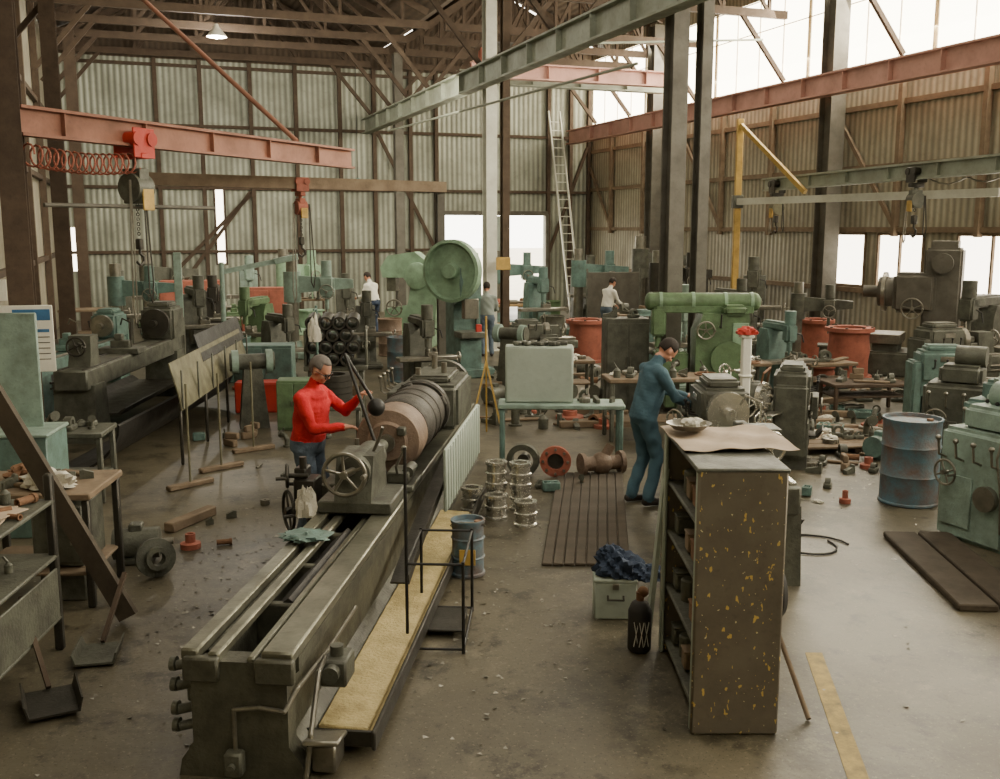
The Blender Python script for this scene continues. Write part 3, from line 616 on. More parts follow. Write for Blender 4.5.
t.part('guard_sheet','olive').prism(ar+[(x-.015,z) for x,z in ar[::-1]],'xz',.1,4.5); t.part('guard_backing','black').box((-.1,3.2,1.32),(.02,3.0,.4),(0,-.3,0))
for i in range(6): t.part('guard_rib','castgrey').box((.05,.15+i*.86,.98),(.02,.04,.5))
for i in range(4): t.part('leg','darksteel').box((-.0,.2+i*1.4,.4),(.04,.04,.8))
for x,y in ((-3.63,11.4),(-3.5,12.25),(-3.35,13.3)):
    t=thing('barrier_stand','thin olive post on a flat timber foot','stand',(x,y,0),R.uniform(-.2,.2),'barrier stands')
    t.part('foot','timberl').box((0,0,.03),(.1,.6,.06),(0,0,-.7)); t.part('post','olive').cyl((0,0,.05),(0,0,1.22),.014,n=8)
t=thing('storage_rack','dark steel rack crowded with tools and offcuts','rack',(-3.42,5.9,0),.05)
for x in (-.3,.3):
    for y in (-.5,.9): t.part('upright','darksteel').box((x,y,.65),(.06,.06,1.3))
for z in (.25,.7,1.1): t.part('shelf','castgrey').box((0,.2,z),(.66,1.45,.03))
t.part('side_panel','castgrey').box((.33,.2,.45),(.02,1.3,.36))
bench((-3.75,7.95,0),.05,1.05,.8,.95,'timberl','darksteel','cluttered bench with cloths and wooden blocks')
t=thing('low_cabinet','dark grey low cabinet under the bench','cabinet',(-3.55,7.95,.0),.05)
t.part('body','castgrey').box((0,0,.56),(.4,.5,.5)); t.part('door','castgrey').box((.0,-.26,.56),(.36,.02,.42)); t.part('handle','steel').cyl((.12,-.285,.5),(.12,-.285,.62),.01); t.part('plinth','castgrey').box((0,0,.15),(.36,.4,.3))
s=solo('rag_heap','cloth','heap of pale wiping rags on the bench','cloth',(-3.6,7.75,.99)); s.crumple((0,0,0),.2,.14,.1,30,8)
s=solo('rag_heap','rust','heap of brown greasy rags on the bench','cloth',(-3.9,8.05,.99)); s.crumple((0,0,0),.16,.16,.08,30,9)
s=solo('leaning_timber','plank','long weathered timber plank leaning on the bench','plank',(-2.85,7.3,0)); s.bar((0,0,.05),(-1.25,.1,2.35),.05,.15)
s=solo('paper_stack','paper','loose brown papers and card on the rack','paper',(-3.42,6.3,1.12)); s.box((0,0,.01),(.4,.5,.01),(0,0,.2)).box((.05,.02,.025),(.35,.4,.01),(0,0,-.3))
t=thing('pipe_flange','round steel flange leaning by the bench','flange',(-3.0,8.35,0),.3)
t.part('disc','castgrey').rev([(.06,0),(.17,0),(.17,.04),(.1,.05),(.1,.12),(.06,.12),(.06,0)],(0,0,.17),(.3,-1,.15)); t.part('hub_ring','steel').tor((.02,-.08,.18),(.3,-1,.15),.08,.015)
def motor(loc,rot,m='castgrey',lab='small dark electric motor on the floor'):
    t=thing('electric_motor',lab,'motor',loc,rot)
    t.part('motor_body',m).cyl((-.2,0,.17),(.2,0,.17),.14); t.part('shaft','steel').cyl((.2,0,.17),(.32,0,.17),.03); t.part('foot',m).box((0,0,.03),(.3,.26,.06)); t.part('terminal_box',m).box((0,0,.32),(.12,.12,.08))
motor((-3.3,8.75,0),.2); motor((5.0,12.9,0),.8,'turq','turquoise electric motor on the floor'); motor((3.9,16.6,0),2.4); motor((-.1,17.0,0),.9)
t=thing('turquoise_cabinet','pale turquoise sheet-metal machine guard cabinet','cabinet',(-4.75,9.7,0),.1)
t.part('body','turq').box((0,0,.5),(.7,.6,1.0)); t.part('upright_panel','turql').box((.0,.1,1.6),(.4,.04,1.15)); t.part('lid','turql').box((0,0,1.02),(.74,.64,.04)); t.part('handle','steel').cyl((.2,-.32,.5),(.2,-.32,.7),.012)
t=thing('coal_shovel','dark sheet scoop resting on the floor','shovel',(-2.74,5.75,0),.5)
t.part('scoop','darksteel').prism([(-.17,.12),(-.15,.03),(.15,.03),(.17,.12),(.16,.12),(.14,.045),(-.14,.045),(-.16,.12)],'xz',0,.4); t.part('handle','timber').bar((0,.38,.06),(-.1,.95,.5),.03,.03)
t=thing('coal_shovel','second scoop lying behind the first','shovel',(-2.8,6.5,0),.2)
t.part('scoop','castgrey').prism([(-.15,.1),(-.13,.02),(.13,.02),(.15,.1),(.14,.1),(.12,.035),(-.12,.035),(-.14,.1)],'xz',0,.36); t.part('handle','timber').bar((0,.34,.05),(.1,.8,.4),.03,.03)
t=thing('notice_board','white notice sheet with blue heading on the column','notice board',(-5.95,12.5,1.2),.2)
t.part('board','white').box((0,0,.42),(.66,.02,.84)); t.part('heading_band','blue').box((.08,-.012,.72),(.44,.006,.14)); t.part('heading_band','blue').box((.08,-.012,.52),(.4,.006,.04))
for i in range(5): t.part('text_line','colgrey').box((.05,-.012,.44-i*.07),(.46,.004,.012),bev=0)
s=solo('notice_sheet','white','small pale paper sheet pinned above the notice','paper sheet',(-6.35,12.45,2.1),.2); s.box((0,0,.13),(.42,.01,.26))
t=thing('wire_stand','thin black rod stand frame on the floor','stand',(-.44,7.15,0),-.05)
P4=[(-.2,-.4),(.2,-.4),(.2,.4),(-.2,.4)]
for i,(x,y) in enumerate(P4): t.part('post','black').cyl((x,y,0),(x,y,1.5 if i==0 else .68),.012,n=8)
for z in (.03,.66):
    for i in range(4): t.part('rail','black').cyl((*P4[i],z),(*P4[(i+1)%4],z),.01,n=8)
t.part('tray','darksteel').box((0,.1,.05),(.34,.45,.02))
t=drum((-.28,8.4,0),'drumblue','small blue oil pail beside the lathe',.15,.5,'oil_pail','pail')
t.part('paint_label','yellow').box((0,-.152,.2),(.14,.01,.14)); t.part('bail_handle','steel').tor((0,0,.44),(0,.5,1),.15,.006,20,5)
def ring(loc,r,h,m,lab,name='steel_bush'):
    s=solo(name,m,lab,'machined part',loc,0,'machined steel bushes on the floor')
    s.rev([(r*.6,0),(r,0),(r,.03),(r*.86,.04),(r*.86,h*.45),(r,h*.48),(r,h*.55),(r*.86,h*.58),(r*.86,h-.04),(r,h-.03),(r,h),(r*.6,h),(r*.6,0)],n=28)
for x,y,z in ((-.04,10.1,0),(.26,9.85,0),(-.04,10.5,0),(.22,10.45,0),(-.04,10.5,.26),(.22,10.45,.26),(-.3,10.4,0)): ring((x,y,z),.12,.26,'chrome','short bright machined bush with collars')
t=thing('bolted_flange','red-faced bolted flange standing on edge','flange',(.68,11.9,0),-.1)
t.part('ring','rustred').rev([(.1,0),(.19,0),(.19,.06),(.1,.06),(.1,0)],(0,-.03,.2),(0,-1,0)); t.part('inner_face','darksteel').cyl((0,0,.2),(0,-.04,.2),.1)
for i in range(8): t.part('bolt','steel').cyl((.15*math.cos(i*.785),-.08,.2+.15*math.sin(i*.785)),(.15*math.cos(i*.785),-.11,.2+.15*math.sin(i*.785)),.018,n=6)
t=thing('ring_gear','dark ring gear standing on edge','gear',(.3,12.0,0),-.2)
t.part('rim','castgrey').rev([(.13,0),(.2,0),(.2,.12),(.13,.12),(.13,0)],(0,-.02,.2),(0,-1,0)); t.part('hub','darksteel').cyl((0,.04,.2),(0,-.1,.2),.07)
t=thing('pipe_valve','tan cast pipe valve lying on the floor','valve',(1.25,12.0,0),.3)
t.part('body','tan').cyl((-.25,0,.14),(.25,0,.14),.09).sph((0,0,.14),.14); t.part('flange','tan').cyl((-.28,0,.14),(-.23,0,.14),.14); t.part('flange','tan').cyl((.23,0,.14),(.28,0,.14),.14); t.part('neck','tan').cyl((.02,0,.2),(.12,0,.36),.06)
bench((.78,12.6,0),-.03,1.6,.5,.8,'turql','turq','pale blue-grey trestle bench',False)
t=thing('sheet_metal_cabinet','pale grey sheet-metal box standing on the bench','cabinet',(.5,12.65,.8),-.03)
t.part('body','palegrey').box((0,0,.36),(.86,.3,.72)); t.part('door','palegrey').box((0,-.155,.36),(.82,.012,.68))
s=solo('metal_offcuts','castgrey','pile of small dark parts on the sheet-metal box','scrap',(.5,12.65,1.52)); 
for i in range(20): s.box((R.uniform(-.35,.35),R.uniform(-.1,.1),.03),(.1,.06,.05),(R.uniform(-.3,.3),0,R.random()*3))
t=thing('tripod_stand','yellow tripod stand of thin rods','stand',(-.2,14.3,0),0)
for x,y in ((-.25,-.2),(.25,-.2),(0,.3)): t.part('leg','yellow').bar((x,y,0),(0,0,1.1),.025,.025)
t.part('post','yellow').cyl((0,0,1.0),(0,0,1.75),.015)
for i in range(8):
    s=solo('floor_board','plank','worn dark duckboard plank set on the floor','plank',(.42+i*.1,8.6,0),-.1,'duckboard planks'); s.box((0,1.7,.015),(.094,3.4,.03))
t=thing('toolbox','grey metal toolbox with a top handle','toolbox',(.9,7.5,0),-.05)
t.part('body','palegrey').box((0,0,.15),(.33,.28,.3)); t.part('lid','palegrey').box((0,0,.31),(.34,.29,.03)); t.part('handle','darksteel').pipe([(-.06,-.15,.2),(-.06,-.17,.17),(.06,-.17,.17),(.06,-.15,.2)],.008); t.part('latch','steel').box((.0,-.147,.27),(.05,.012,.05))
s=solo('dark_jacket','dkcloth','crumpled navy jacket thrown over the toolbox','clothing',(.93,7.5,.335),-.1)
s.crumple((0,0,.03),.18,.15,.13,36,2).crumple((.2,-.04,.0),.14,.1,.08,30,6).crumple((-.06,.02,.13),.1,.08,.08,26,11)
t=thing('pressure_bottle','dark steel bottle with white painted crosses','gas bottle',(1.0,6.8,0),0)
t.part('shell','rubber').rev([(.07,0),(.085,.02),(.085,.3),(.06,.36),(.03,.38),(.01,.38)],n=24); t.part('valve_knob','rust').cyl((0,0,.38),(0,0,.44),.03).sph((.02,0,.44),.04)
mk=t.part('painted_marks','white')
for i in range(3):
    for a_,b_ in ((0,.03),(.03,0)): mk.bar((-.05+i*.037+a_,-.088+abs(i-1)*.012,.06),(-.05+i*.037+b_,-.088+abs(i-1)*.012,.24),.004,.01)
t=thing('steel_locker','tall grey-brown steel cabinet with many yellow paint chips','cabinet',(1.4,5.6,0),0)
t.part('front_panel','cabinet').box((0,0,.815),(.52,.04,1.63)); t.part('side_panel','cabinet').box((.24,.6,.815),(.03,1.2,1.63)); t.part('end_panel','cabinet').box((0,1.2,.815),(.52,.03,1.63))
for z in (.1,.5,.9,1.25): t.part('shelf','castgrey').box((0,.6,z),(.46,1.18,.03))
t.part('top_panel','castgrey').box((0,.6,1.62),(.54,1.24,.03)); t.part('corner_post','palegrey').box((-.245,.04,.815),(.03,.04,1.62)); t.part('corner_post','palegrey').box((-.245,1.17,.815),(.03,.04,1.62))
s=solo('brown_paper','paper','creased brown paper sheet spread over the cabinet top','paper',(1.47,6.35,1.64),.05)
g_=bmesh.ops.create_grid(s.bm,x_segments=24,y_segments=24,size=.36)
for v in g_['verts']: v.co.z=.018+.008*math.sin(9*v.co.x+14*v.co.y)+.006*math.sin(25*v.co.x-11*v.co.y)
bmesh.ops.solidify(s.bm,geom=s.bm.faces[:],thickness=.003)
t=thing('drip_pan','round metal pan with oily rags on the cabinet','pan',(1.25,6.5,1.685),0)
t.part('pan','steel').rev([(.1,0),(.15,.04),(.145,.04),(.1,.01),(.01,.01)]); t.part('rag','cloth').crumple((.03,0,.03),.08,.07,.04,20,4)
t=thing('fan_wheel','round dark ventilator fan fixed to the cabinet side','fan',(1.66,6.0,.62),0)
t.part('housing','rubber').rev([(.12,.0),(.16,.01),(.17,.04),(.17,.08),(.14,.11),(.12,.11),(.12,.03),(.12,0)],(0,0,.12),(1,0,0),32)
t.part('hub','steel').cyl((.02,0,.12),(.09,0,.12),.05)
for i in range(5):
    a=i*1.257; t.part('blade','darksteel').box((.06,.08*math.cos(a),.12+.08*math.sin(a)),(.015,.1,.06),(a,0,.3))
items=[('paint_tin','steel'),('parts_box','rust'),('parts_box','timberl'),('paint_tin','castgrey'),('parts_box','castgrey')]
for k,(nm,m_) in enumerate(items*3):
    z=[.115,.515,.915,1.265][k%4]; y=5.85+.2*(k%5)
    s=solo(nm,m_,'small %s stored on the cabinet shelf'%nm.replace('_',' '),'container',(1.28,y,z))
    if nm=='paint_tin': s.rev([(.06,0),(.06,.14),(.05,.15),(.01,.15)],n=18)
    else: s.box((0,0,.07),(.14,.12,.12)).box((0,0,.135),(.15,.13,.012))
s=solo('broom_handle','timberl','wooden shaft leaning against the cabinet','shaft',(1.9,5.75,0)); s.cyl((0,0,.015),(-.18,.9,.8),.016)
s=solo('leaning_board','palegrey','narrow pale board leaning on the cabinet opening','board',(1.08,6.95,0)); s.bar((0,0,.02),(.08,-.15,1.35),.03,.1)
s=solo('rubber_hose','rubber','black hose loop lying on the floor','hose',(2.95,9.2,0)); s.pipe([(.38*math.cos(i*.35)*(1-.02*i),.3*math.sin(i*.35),.012) for i in range(20)],.01,6)
s=struct('trim_5','line'); s.prism([(1.9,5.0),(2.02,5.0),(2.3,6.75),(2.18,6.75)],'xy',.0,.004)
s=solo('red_floor_strip','rustred','rust-red metal strip on the floor by the cabinet','strip',(1.85,6.9,0)); s.box((0,0,.02),(.22,.6,.04))
def pump(loc,rot,lab):
    t=thing('valve_assembly',lab,'pump',loc,rot)
    t.part('stand','castgrey').box((0,0,.4),(.6,.5,.06)).box((-.25,-.2,.2),(.06,.06,.4)).box((.25,-.2,.2),(.06,.06,.4)).box((-.25,.2,.2),(.06,.06,.4)).box((.25,.2,.2),(.06,.06,.4)).box((0,0,.6),(.3,.3,.4))
    t.part('pump_casing','castgrey').cyl((-.1,-.2,.95),(-.1,.2,.95),.16).cyl((-.3,0,.9),(.35,0,.9),.1).sph((.25,0,.95),.14).cyl((.1,.1,.9),(.1,.1,1.2),.08)
    t.part('flange','chrome').cyl((-.1,-.26,.95),(-.1,-.2,.95),.18); t.part('flange','steel').cyl((.38,0,.9),(.42,0,.9),.16); t.part('flange','steel').cyl((.1,.1,1.2),(.1,.1,1.23),.13)
    t.part('stem','chrome').cyl((.0,0,1.05),(.0,0,1.4),.02); t.part('stem','chrome').cyl((.22,.05,1.0),(.26,.1,1.35),.02)
    t.part('handwheel','rust').wheel((0,0,1.35),(0,0,1),.12,.012,5,False); t.part('handwheel','chrome').wheel((-.4,-.15,.85),(-1,-.6,0),.12,.012,4); t.part('handwheel','chrome').wheel((-.3,-.3,.7),(-.3,-1,0),.1,.012,4); t.part('handwheel','chrome').wheel((.27,.1,1.36),(.3,-1,.3),.08,.011,4)
    t.part('copper_pipe','rust').pipe([(-.1,-.2,1.1),(-.15,-.25,1.25),(.05,-.25,1.3),(.2,-.15,1.1)],.014); t.part('tool_tray','steel').box((.05,-.32,.74),(.5,.16,.02))
    for i in range(8): t.part('bolt','steel').cyl((-.1+.14*math.cos(i*.785),-.26,.95+.14*math.sin(i*.785)),(-.1+.14*math.cos(i*.785),-.3,.95+.14*math.sin(i*.785)),.018,n=6)
pump((2.35,11.3,0),.15,'grimy pump and valve assembly on a steel stand')
pump((3.1,12.3,0),.9,'second grimy pump assembly on a steel stand')
lathe((2.3,10.75,0),-math.pi/2,2.7,'castgrey','detailed bright-metal lathe running up to the tall cabinet',1.12,'chrome')
lathe((3.6,12.2,0),1.25,1.7,'castgrey','short grimy grey lathe behind the pump assemblies',1.0)
s=solo('white_post','white','tall white boxed post standing between the machines','post',(2.85,11.5,0),.1); s.box((0,0,.88),(.1,.1,1.76)).box((0,0,1.3),(.13,.13,.03)).box((0,0,1.76),(.16,.12,.04)).box((0,0,.02),(.22,.22,.04))
s=solo('red_rag','red','red rag draped over the white post','cloth',(2.85,11.5,1.78)); s.crumple((0,0,.02),.12,.08,.07,24,7)
bench((2.3,14.2,0),.1,1.6,.6,.9,'timberl','castgrey','wooden bench loaded with tools')
drum((4.52,10.75,0),'drumblue','dented faded blue oil drum with rust patches',.315,.95,dent=.12)
for i in range(2):
    s=solo('scaffold_plank','plank','thick dark plank lying on the concrete floor','plank',(3.66+i*.34,7.5,0),-.07,'planks on the floor'); s.box((.12,1.0,.03),(.31,1.95,.06))
t=thing('low_platform','low wooden platform of weathered boards','platform',(4.75,13.7,0),.12)
for i in range(5): t.part('board','timberl').box((0,-.48+i*.24,.09),(1.8,.225,.035))
for x_ in (-.75,0,.75): t.part('bearer','timber').box((x_,0,.035),(.09,1.15,.07))
def gearbox(loc,rot,m,lab):
    t=thing('machine_gearbox',lab,'machine',loc,rot)
    t.part('casting',m).box((0,0,.55),(.8,.6,1.1),bev=.05).box((0,0,1.2),(.5,.4,.25),bev=.05)
    for i in range(4): t.part('lever','steel').pipe([(-.3+i*.2,-.3,.8),(-.3+i*.2,-.4,.84),(-.3+i*.2,-.42,.98)],.012).sph((-.3+i*.2,-.42,1.0),.028,n=8)
    t.part('speed_dial','steel').cyl((.2,-.3,.5),(.2,-.36,.5),.12); t.part('access_door',m).box((-.15,-.31,.4),(.35,.02,.5)); t.part('handwheel','steel').wheel((-.2,-.42,.68),(0,-1,0),.12,.012,4)
    t.part('oil_pipe','steel').pipe([(.36,-.3,.2),(.36,-.34,.6),(.3,-.34,.9),(.3,-.3,1.05)],.012); t.part('motor_body',m).cyl((-.1,.1,1.42),(.25,.1,1.42),.13)
    return t
lathe((5.1,9.75,0),-1.5,2.6,'turql','bulky pale teal lathe with gearbox levers and chuck',1.3,'chrome')
t=gearbox((4.74,9.35,0),-1.15,'turql','pale teal feed gearbox with chrome knobs and handwheel')
gearbox((5.7,11.0,0),-.9,'turq','turquoise machine gearbox and feed levers')
gearbox((5.75,12.3,0),-.6,'castgrey','grey machine gearbox with feed levers')
lathe((6.1,14.6,0),-.1,2.8,'turq','turquoise lathe beyond the blue drum',1.)
lathe((7.0,16.6,0),.3,1.8,'castgrey','dark grey lathe among scrap parts',1.1)
t=thing('boring_mill','tall grey horizontal boring mill with large round head','boring mill',(8.4,20.5,0),-.5)
t.part('base','castgrey').box((.2,0,.25),(1.8,1.1,.5),bev=.04); t.part('machine_column','colgrey').box((.6,0,1.5),(.7,.7,2.2),bev=.05).box((.6,0,2.66),(.5,.5,.16))
t.part('spindle_head','colgrey').box((.1,-.1,1.7),(.8,.7,.8),bev=.08).cyl((-.3,-.1,1.7),(-.6,-.1,1.7),.3).cyl((-.6,-.1,1.7),(-.9,-.1,1.7),.12)
t.part('face_plate','steel').cyl((-.45,-.1,1.7),(-.52,-.1,1.7),.4,n=32); t.part('counterweight','colgrey').cyl((.6,-.37,2.3),(.6,-.5,2.3),.2)
t.part('handwheel','steel').wheel((.1,-.55,1.4),(0,-1,0),.2,.018,5); t.part('work_table','steel').box((-.4,0,.75),(.6,.9,.2)); t.part('table_support','castgrey').box((-.4,0,.55),(.5,.7,.3))
mill((8.6,17.9,0),-.9,1.05,'castgrey','grey milling machine under the windows')
t=thing('shaping_machine','large dull green shaping machine with long rounded ram','shaper',(3.28,15.6,0),-.05)
t.part('base','green').box((.1,0,.12),(1.2,.9,.24),bev=.04); t.part('machine_column','green').prism([(-.25,.2),(.62,.2),(.6,1.3),(.54,1.7),(-.15,1.7),(-.25,1.4)],'xz',-.32,.32)
t.part('ram','green').cyl((-.95,0,1.86),(.68,0,1.86),.14,n=24).sph((.68,0,1.86),.14,(.7,1,1)).sph((-.95,0,1.86),.14,(.5,1,1)).box((-.1,0,1.75),(1.5,.26,.12))
for x_ in (-.8,-.3,.2,.6): t.part('ram_band','greenl').rev([(.135,0),(.15,0),(.15,.05),(.135,.05),(.135,0)],(x_,0,1.86),(1,0,0))
t.part('tool_head','green').box((-.8,0,1.55),(.22,.28,.45),bev=.03).cyl((-.8,0,1.15),(-.8,0,1.35),.05); t.part('work_box','green').box((-.6,0,.85),(.5,.5,.5),bev=.03).box((-.6,0,.4),(.16,.26,.4))
t.part('bull_wheel','green').cyl((.25,-.32,1.0),(.25,-.4,1.0),.28,n=32); t.part('handwheel','steel').wheel((-.12,-.42,1.45),(0,-1,0),.13,.015,5); t.part('motor_cover','green').box((.33,-.1,1.75),(.36,.6,.16),bev=.05)
t.part('door_panel','greenl').box((.42,-.33,1.38),(.24,.02,.36)); t.part('control_lever','black').pipe([(.1,-.33,1.5),(.1,-.46,1.5),(.1,-.48,1.7)],.014)
t=thing('flywheel_press','tall pale green power press with one large flywheel','press',(-.75,20.4,0),.35)
t.part('base','turq').box((0,0,.1),(1.0,1.1,.2),bev=.03); t.part('frame','turq').prism([(-.5,.2),(.5,.2),(.5,2.2),(.25,2.5),(-.3,2.5),(-.5,2.2),(-.5,1.6),(-.05,1.45),(-.05,.95),(-.5,.8)],'yz',-.22,.22)
t.part('flywheel','greenl').rev([(.14,0),(.5,.0),(.56,.0),(.62,.02),(.62,.2),(.56,.22),(.54,.1),(.3,.06),(.16,.1),(.14,.26),(.02,.26)],(-.27,-.3,2.15),(-.75,-.75,0),44)
t.part('flywheel_hub','greenl').cyl((-.2,-.2,2.15),(-.1,-.1,2.15),.14)
t.part('ram_slide','steel').box((0,-.45,1.4),(.3,.2,.4)); t.part('bolster','castgrey').box((0,-.4,.88),(.5,.5,.12)); t.part('belt_guard','turq').box((.28,.2,1.5),(.14,.6,1.3),bev=.05); t.part('control_box','red').box((.15,-.53,1.0),(.12,.06,.18))
t=thing('flywheel_press','low pale green press with curved swan neck frame','press',(-2.3,25.6,0),-.2)
t.part('base','greenl').box((0,0,.2),(1.4,1.0,.4),bev=.04); t.part('frame','greenl').prism([(-.6,.3),(.7,.3),(.8,1.5),(.6,2.1),(.2,2.4),(-.5,2.3),(-.7,2.0),(-.65,1.75),(-.1,1.75),(.1,1.5),(.0,1.05),(-.6,.95)],'xz',-.25,.25)
t.part('pulley','greenl').rev([(.05,0),(.3,0),(.34,.02),(.34,.1),(.3,.12),(.05,.12)],(.3,-.26,1.8),(-.3,-1,0),32); t.part('ram_slide','steel').box((-.45,0,1.6),(.25,.3,.4)); t.part('handwheel','steel').wheel((-.3,-.4,1.0),(0,-1,0),.2,.02,5)
for r_ in range(4):
    for c_ in range(3+(r_%2)):
        s=solo('steel_tube','darksteel','thick dark steel tube in a honeycomb stack','tube',(-2.95+c_*.215+(0 if r_%2 else .107),15.6,.85+r_*.19),.12,'stacked steel tubes')
        s.rev([(.075,0),(.104,0),(.104,1.0),(.075,1.0),(.075,0)],(0,0,.1),(0,1,0),20)
t=thing('tube_cradle','dark steel cradle under the tube stack','stand',(-2.65,16.1,0),.12)
t.part('cradle_frame','castgrey').box((0,0,.8),(1.0,.9,.08)).box((-.47,0,1.1),(.04,.8,.6)).box((.48,0,1.1),(.04,.8,.6))
for x in (-.4,.4):
    for y in (-.35,.35): t.part('leg','castgrey').box((x,y,.38),(.08,.08,.76))
for i in range(5):
    s=solo('bearing_ring','darksteel','dark bearing ring stacked flat by the lathe','ring',(-2.35,13.9,.55+i*.085),0,'stacked bearing rings'); s.rev([(.18,0),(.27,0),(.27,.08),(.18,.08),(.18,0)],n=28)
bench((-2.35,13.9,0),.1,.8,.6,.55,'castgrey','castgrey','low steel stand under the bearing rings',False)
def grinder(loc,rot,m='turq',lab='turquoise pedestal grinder with round wheel guards'):
    t=thing('bench_grinder',lab,'grinder',loc,rot)
    t.part('pedestal',m).prism([(-.22,0),(.22,0),(.13,.9),(-.13,.9)],'xz',-.18,.18); t.part('motor_body',m).cyl((-.2,0,1.0),(.2,0,1.0),.12)
    for sx in (-1,1): t.part('wheel_guard','turql').cyl((sx*.3,0,1.0),(sx*.2,0,1.0),.18); t.part('grinding_wheel','castgrey').cyl((sx*.33,0,1.0),(sx*.3,0,1.0),.14)
grinder((-3.75,15.0,0),.3,'castgrey','grey-green pedestal grinder with round wheel guards'); grinder((4.4,19.6,0),.6,'castgrey','grey pedestal grinder with two wheels'); grinder((.2,19.0,0),-.4,'castgrey','grey pedestal grinder in the aisle')
def locker(loc,rot,w,d,h,m,lab,nm='metal_cabinet'):
    t=thing(nm,lab,'cabinet',loc,rot); t.part('body',m).box((0,0,h/2),(w,d,h))
    for x in (-.25,.25): t.part('door',m).box((x*w,-d/2-.008,h*.5),(w*.47,.016,h*.9)); t.part('handle','steel').cyl((x*w*.2,-d/2-.03,h*.5),(x*w*.2,-d/2-.03,h*.6),.01,n=8)
locker((-4.1,17.3,0),.1,1.0,.5,1.0,'turq','turquoise two-door steel cupboard')
locker((-4.0,16.3,0),.1,.7,.35,.5,'red','low red steel cupboard beside the tubes')
locker((-3.1,14.9,0),.1,.5,.4,.75,'green','green steel cupboard by the tubes')
locker((-8.3,27,0),.2,1.6,.6,1.6,'rustred','rust-red steel cupboard near the wall')
locker((-5.9,25.6,0),.2,1.4,.3,1.5,'rustred','rust-pink welding screen cupboard')
locker((2.05,16.3,0),.1,.7,.45,1.55,'castgrey','dull grey electrical cupboard beside the column')
s=solo('hanging_rag','cloth','white rag hanging from a hook above the bench','cloth',(-2.75,14.75,1.4)); s.crumple((0,0,0),.09,.05,.28,26,12)
s=solo('rag_hook_post','turq','slim turquoise post with a hook','post',(-2.75,14.95,0)); s.cyl((0,0,0),(0,0,1.85),.02).cyl((0,0,1.8),(0,-.2,1.8),.015).box((0,0,.02),(.2,.2,.04))
LM=[('mill',-9.3,24.6,.3,1.,'castgrey'),('drill',-8.6,23.0,.2,.95,'turq'),('mill',-6.7,22.0,.5,1.,'castgrey'),('drill',-9.8,28.5,.4,1.,'castgrey'),('mill',-5.2,21.2,-.3,.9,'green'),('drill',-4.6,23.2,.1,1.,'turql'),
('mill',-3.9,25.3,.2,.95,'castgrey'),('drill',-5.9,28.2,.9,1.05,'greenl'),('mill',-7.6,30.4,.3,1.1,'turql'),('mill',-10.8,31,.3,1.,'green'),('drill',-2.0,30.5,.4,1.,'castgrey'),('mill',-6.9,24.2,.2,.95,'darksteel'),
('drill',4.3,26.2,.2,1.05,'darksteel'),('mill',5.4,27.4,-.2,1.15,'darksteel'),('drill',4.3,29.2,.1,1.2,'castgrey'),('mill',6.5,25.7,-.3,1.15,'castgrey'),('drill',2.4,28.2,.3,1.05,'turq'),
('mill',3.3,18.6,.2,1.0,'turql'),('mill',-1.4,17.6,.4,.85,'castgrey'),('mill',1.0,26.6,.3,1.,'turq'),('mill',2.6,30.8,.3,1.1,'castgrey'),('mill',-2.9,21.6,.2,.85,'castgrey'),('mill',5.2,22.6,.4,.95,'castgrey'),('drill',.2,31,.2,1.,'turq'),('mill',5.0,20.2,-.2,.85,'castgrey'),('mill',-4.2,19.0,.7,.8,'castgrey'),('mill',4.9,17.5,.3,.8,'turq'),('drill',6.6,21.6,-.3,.8,'castgrey')]
CN={'castgrey':'dark grey','turq':'turquoise','green':'green','turql':'pale turquoise','greenl':'pale green','darksteel':'blackened'}
for k,x,y,r_,s_,m_ in LM:
    if k=='mill': mill((x,y,0),r_,s_,m_,'%s milling machine standing in the crowded shop'%CN[m_])
    else: drill((x,y,0),r_,s_,m_,'%s radial drill with round column'%CN[m_])
lathe((-8.0,26,0),.3,1.9,'green','green lathe in the machine rows',.9)
lathe((.2,21.4,0),.2,1.5,'castgrey','dark lathe beside the middle column',.8); lathe((2.9,22.4,0),.3,1.7,'turq','turquoise lathe behind the castings',.9)
bench((-6.2,30.0,0),.3,2.0,.8,.9,'timberl','timber','long wooden bench by the end wall'); bench((3.6,24.2,0),.1,1.6,.8,.95,'timberl','castgrey','long bench beside the machine rows')
bench((6.0,16.3,0),.1,1.3,.7,.5,'timber','timber','low timber trestle with castings'); bench((-10.9,26.2,0),.3,1.2,.8,.9,'timberl','timber','wooden bench beside the wall')
bench((.5,28.6,0),.2,1.8,.7,.85,'newwood','timber','pale wooden bench near the doorway'); bench((5.9,18.0,0),.3,1.0,.6,.6,'timberl','castgrey','low bench heaped with parts')
bench((.9,17.6,0),.1,1.5,.6,.7,'timberl','castgrey','dark bench heaped with machine parts')
bench((4.0,16.9,0),.1,1.1,.6,.75,'timberl','castgrey','dark bench beside the green shaping machine')
bench((-4.75,10.9,0),.1,.8,.6,.8,'castgrey','castgrey','steel tool stand beside the trough')
for x,y,m_,l in ((-1.95,19.6,'drumblue','blue-green drum near the press'),(1.5,29.4,'green','green drum near the doorway'),(-.5,27.5,'yellow','yellow drum near the doorway'),(-2.6,23.6,'tan','tan drum between machines'),(9.0,16.3,'castgrey','grey drum by the windowed wall'),(-5.2,19.6,'turq','turquoise drum near the lathe'),(1.3,24.4,'castgrey','dark drum beside the red casting')): drum((x,y,0),m_,l)
t=thing('welding_screen','grey sheet welding screen on a frame','screen',(3.1,27.4,0),.2); t.part('panel','colgrey').box((0,0,1.1),(1.5,.03,1.4))
for x_ in (-.75,.75): t.part('frame_post','castgrey').box((x_,0,.95),(.05,.05,1.9)).box((x_,0,.03),(.05,.6,.06))
